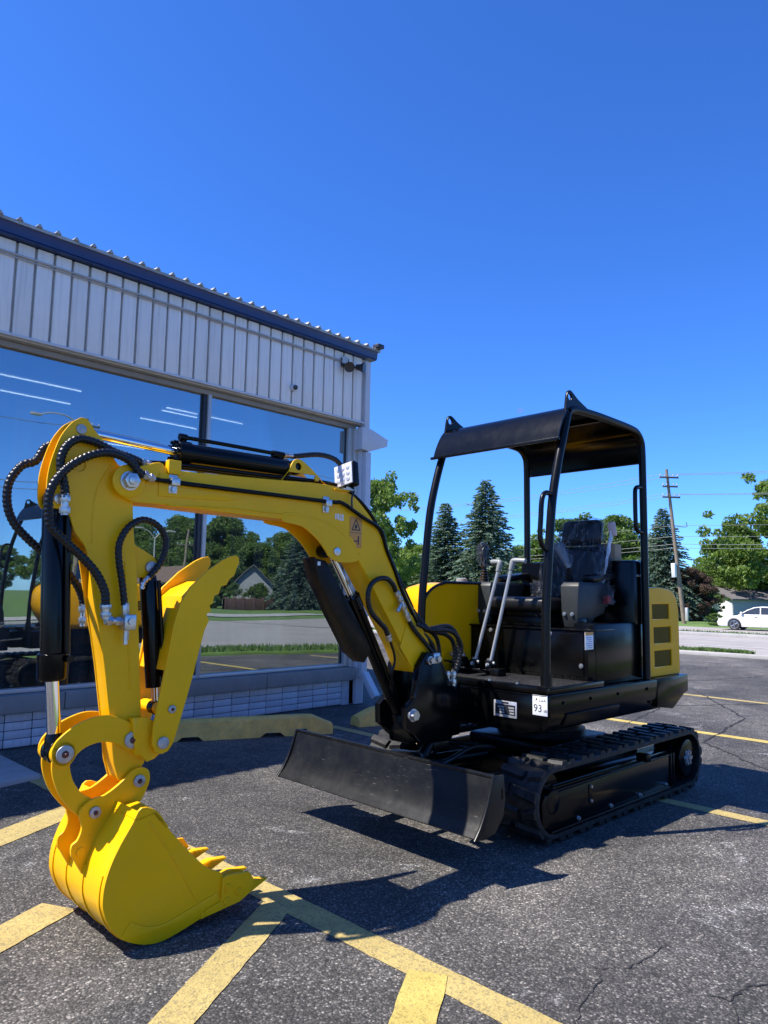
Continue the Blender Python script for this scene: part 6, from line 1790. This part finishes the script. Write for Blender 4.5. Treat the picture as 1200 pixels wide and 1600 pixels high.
secs = [[(x, y, z) for x, z in gh(0)] for y in (-0.80,)]
def ghs(y, k): return [(x * (1 - 0.02 * k), y, 0.92 + (z - 0.92) * k2) for (x, z), k2 in zip(gh(0), [1] * 7)]
ra = [bm.verts.new(p) for p in [(x, -0.84 + 0.22 * max(0, (z - 0.94) / 0.5), z) for x, z in gh(0)]]
rb = [bm.verts.new(p) for p in [(x, 0.84 - 0.22 * max(0, (z - 0.94) / 0.5), z) for x, z in gh(0)]]
for i in range(6): bm.faces.new((ra[i], ra[i + 1], rb[i + 1], rb[i]))
bm.faces.new(ra[::-1]); bm.faces.new(rb)
mm = MB(); mm.bm.free(); mm.bm = bm
mm.build('cabin', M['carpaint'], car, 30)
def side_pane(P, s):
    m = MB()
    A = [m.bm.verts.new((x, s * (0.850 - 0.22 * max(0, (z - 0.94) / 0.5)), z)) for x, z in P]
    B = [m.bm.verts.new((x, s * (0.80 - 0.22 * max(0, (z - 0.94) / 0.5)), z)) for x, z in P]
    m.bm.faces.new(A); m.bm.faces.new(B[::-1])
    for i in range(len(P)): m.bm.faces.new((A[i], A[(i + 1) % len(P)], B[(i + 1) % len(P)], B[i]))
    m.build('side_window', M['darkglass'], car)
for s in (-1, 1):
    side_pane([(1.02, 0.97), (0.66, 1.20), (0.32, 1.345), (0.02, 1.385), (0.0, 0.98)], s); side_pane([(-0.06, 0.98), (-0.04, 1.388), (-0.7, 1.365), (-0.95, 1.30), (-0.95, 0.98)], s)
    side_pane([(-1.0, 0.98), (-1.0, 1.29), (-1.2, 1.22), (-1.55, 1.02)], s)
m = MB(); m.prism([(1.20, 0.925), (0.74, 1.225), (0.40, 1.375), (0.41, 1.395), (0.76, 1.245), (1.23, 0.945)], 'y', -0.66, 0.66); m.build('windscreen', M['darkglass'], car)
for x, y in ((1.42, 0.80), (1.42, -0.80), (-1.36, 0.80), (-1.36, -0.80)):
    w = empty('wheel', (x, y, 0.33), parent=car); s = 1 if y > 0 else -1
    m = MB(); m.lathe((0, -0.11 * s, 0), (0, 0.2 * s, 0), [(0, 0.25), (0.01, 0.315), (0.05, 0.33), (0.17, 0.33), (0.21, 0.315), (0.215, 0.24)], 32); m.build('tyre', M['tyre'], w)
    m = MB(); m.cyl((0, 0.07 * s, 0), (0, 0.10 * s, 0), 0.05, n=14)
    for k in range(6):
        a = k * math.pi / 3; m.box((-0.03, min(0.085 * s, 0.107 * s), 0.03), (0.03, max(0.085 * s, 0.107 * s), 0.225), 0.004)
        vs = m.bm.verts[-1:]
        for v in [v for v in m.bm.verts if not v.tag]:
            pass
        new = [v for v in m.bm.verts if not v.tag]
        for v in m.bm.verts: v.tag = True
        if k == 0: new = [v for v in new if abs(v.co.z - 0.13) < 0.2 and v.co.z > 0.02]
        bmesh.ops.rotate(m.bm, verts=new, cent=(0, 0, 0), matrix=Matrix.Rotation(a, 3, 'Y'))
    m.lathe((0, 0.088 * s, 0), (0, 0.2 * s, 0), [(0, 0.245), (0.02, 0.245), (0.022, 0.222), (0.0, 0.220)], 32); m.build('rim', M['rim'], w)
for s in (-1, 1):
    m = MB(); m.box((2.20, s * 0.80 - 0.13, 0.60), (2.36, s * 0.80 + 0.05, 0.70), 0.03); m.build('headlight', M['lens'], car)
    m = MB(); m.box((0.92, s * 0.96 - 0.10, 0.98), (1.05, s * 0.96 + 0.06, 1.10), 0.03); m.build('door_mirror', M['carpaint'], car)
    m = MB()
    for x in (1.0, -0.03, -1.0): m.box((x - 0.006, s * 0.9005 - 0.002, 0.25), (x + 0.006, s * 0.9005 + 0.002, 0.93))
    for x in (0.12, -0.90): m.box((x, s * 0.905 - 0.012, 0.80), (x + 0.16, s * 0.905 + 0.012, 0.825), 0.004)
    m.build('door_line', M['darkmetal'], car)

# the pale morning half moon
mo = MB(); mo.ball((0, 0, 0), 7.5, 24)
for v in list(mo.bm.verts):
    if v.co.x < -0.5: v.co.x = -0.5
mo = mo.build('moon', emis('moon_pale', (0.16, 0.36, 1.0), 0.55)); mo['kind'] = 'structure'; mo.location = (1361.5, 893.4, 416.1); mo.rotation_euler = (0.3, 0.5, 0.8)
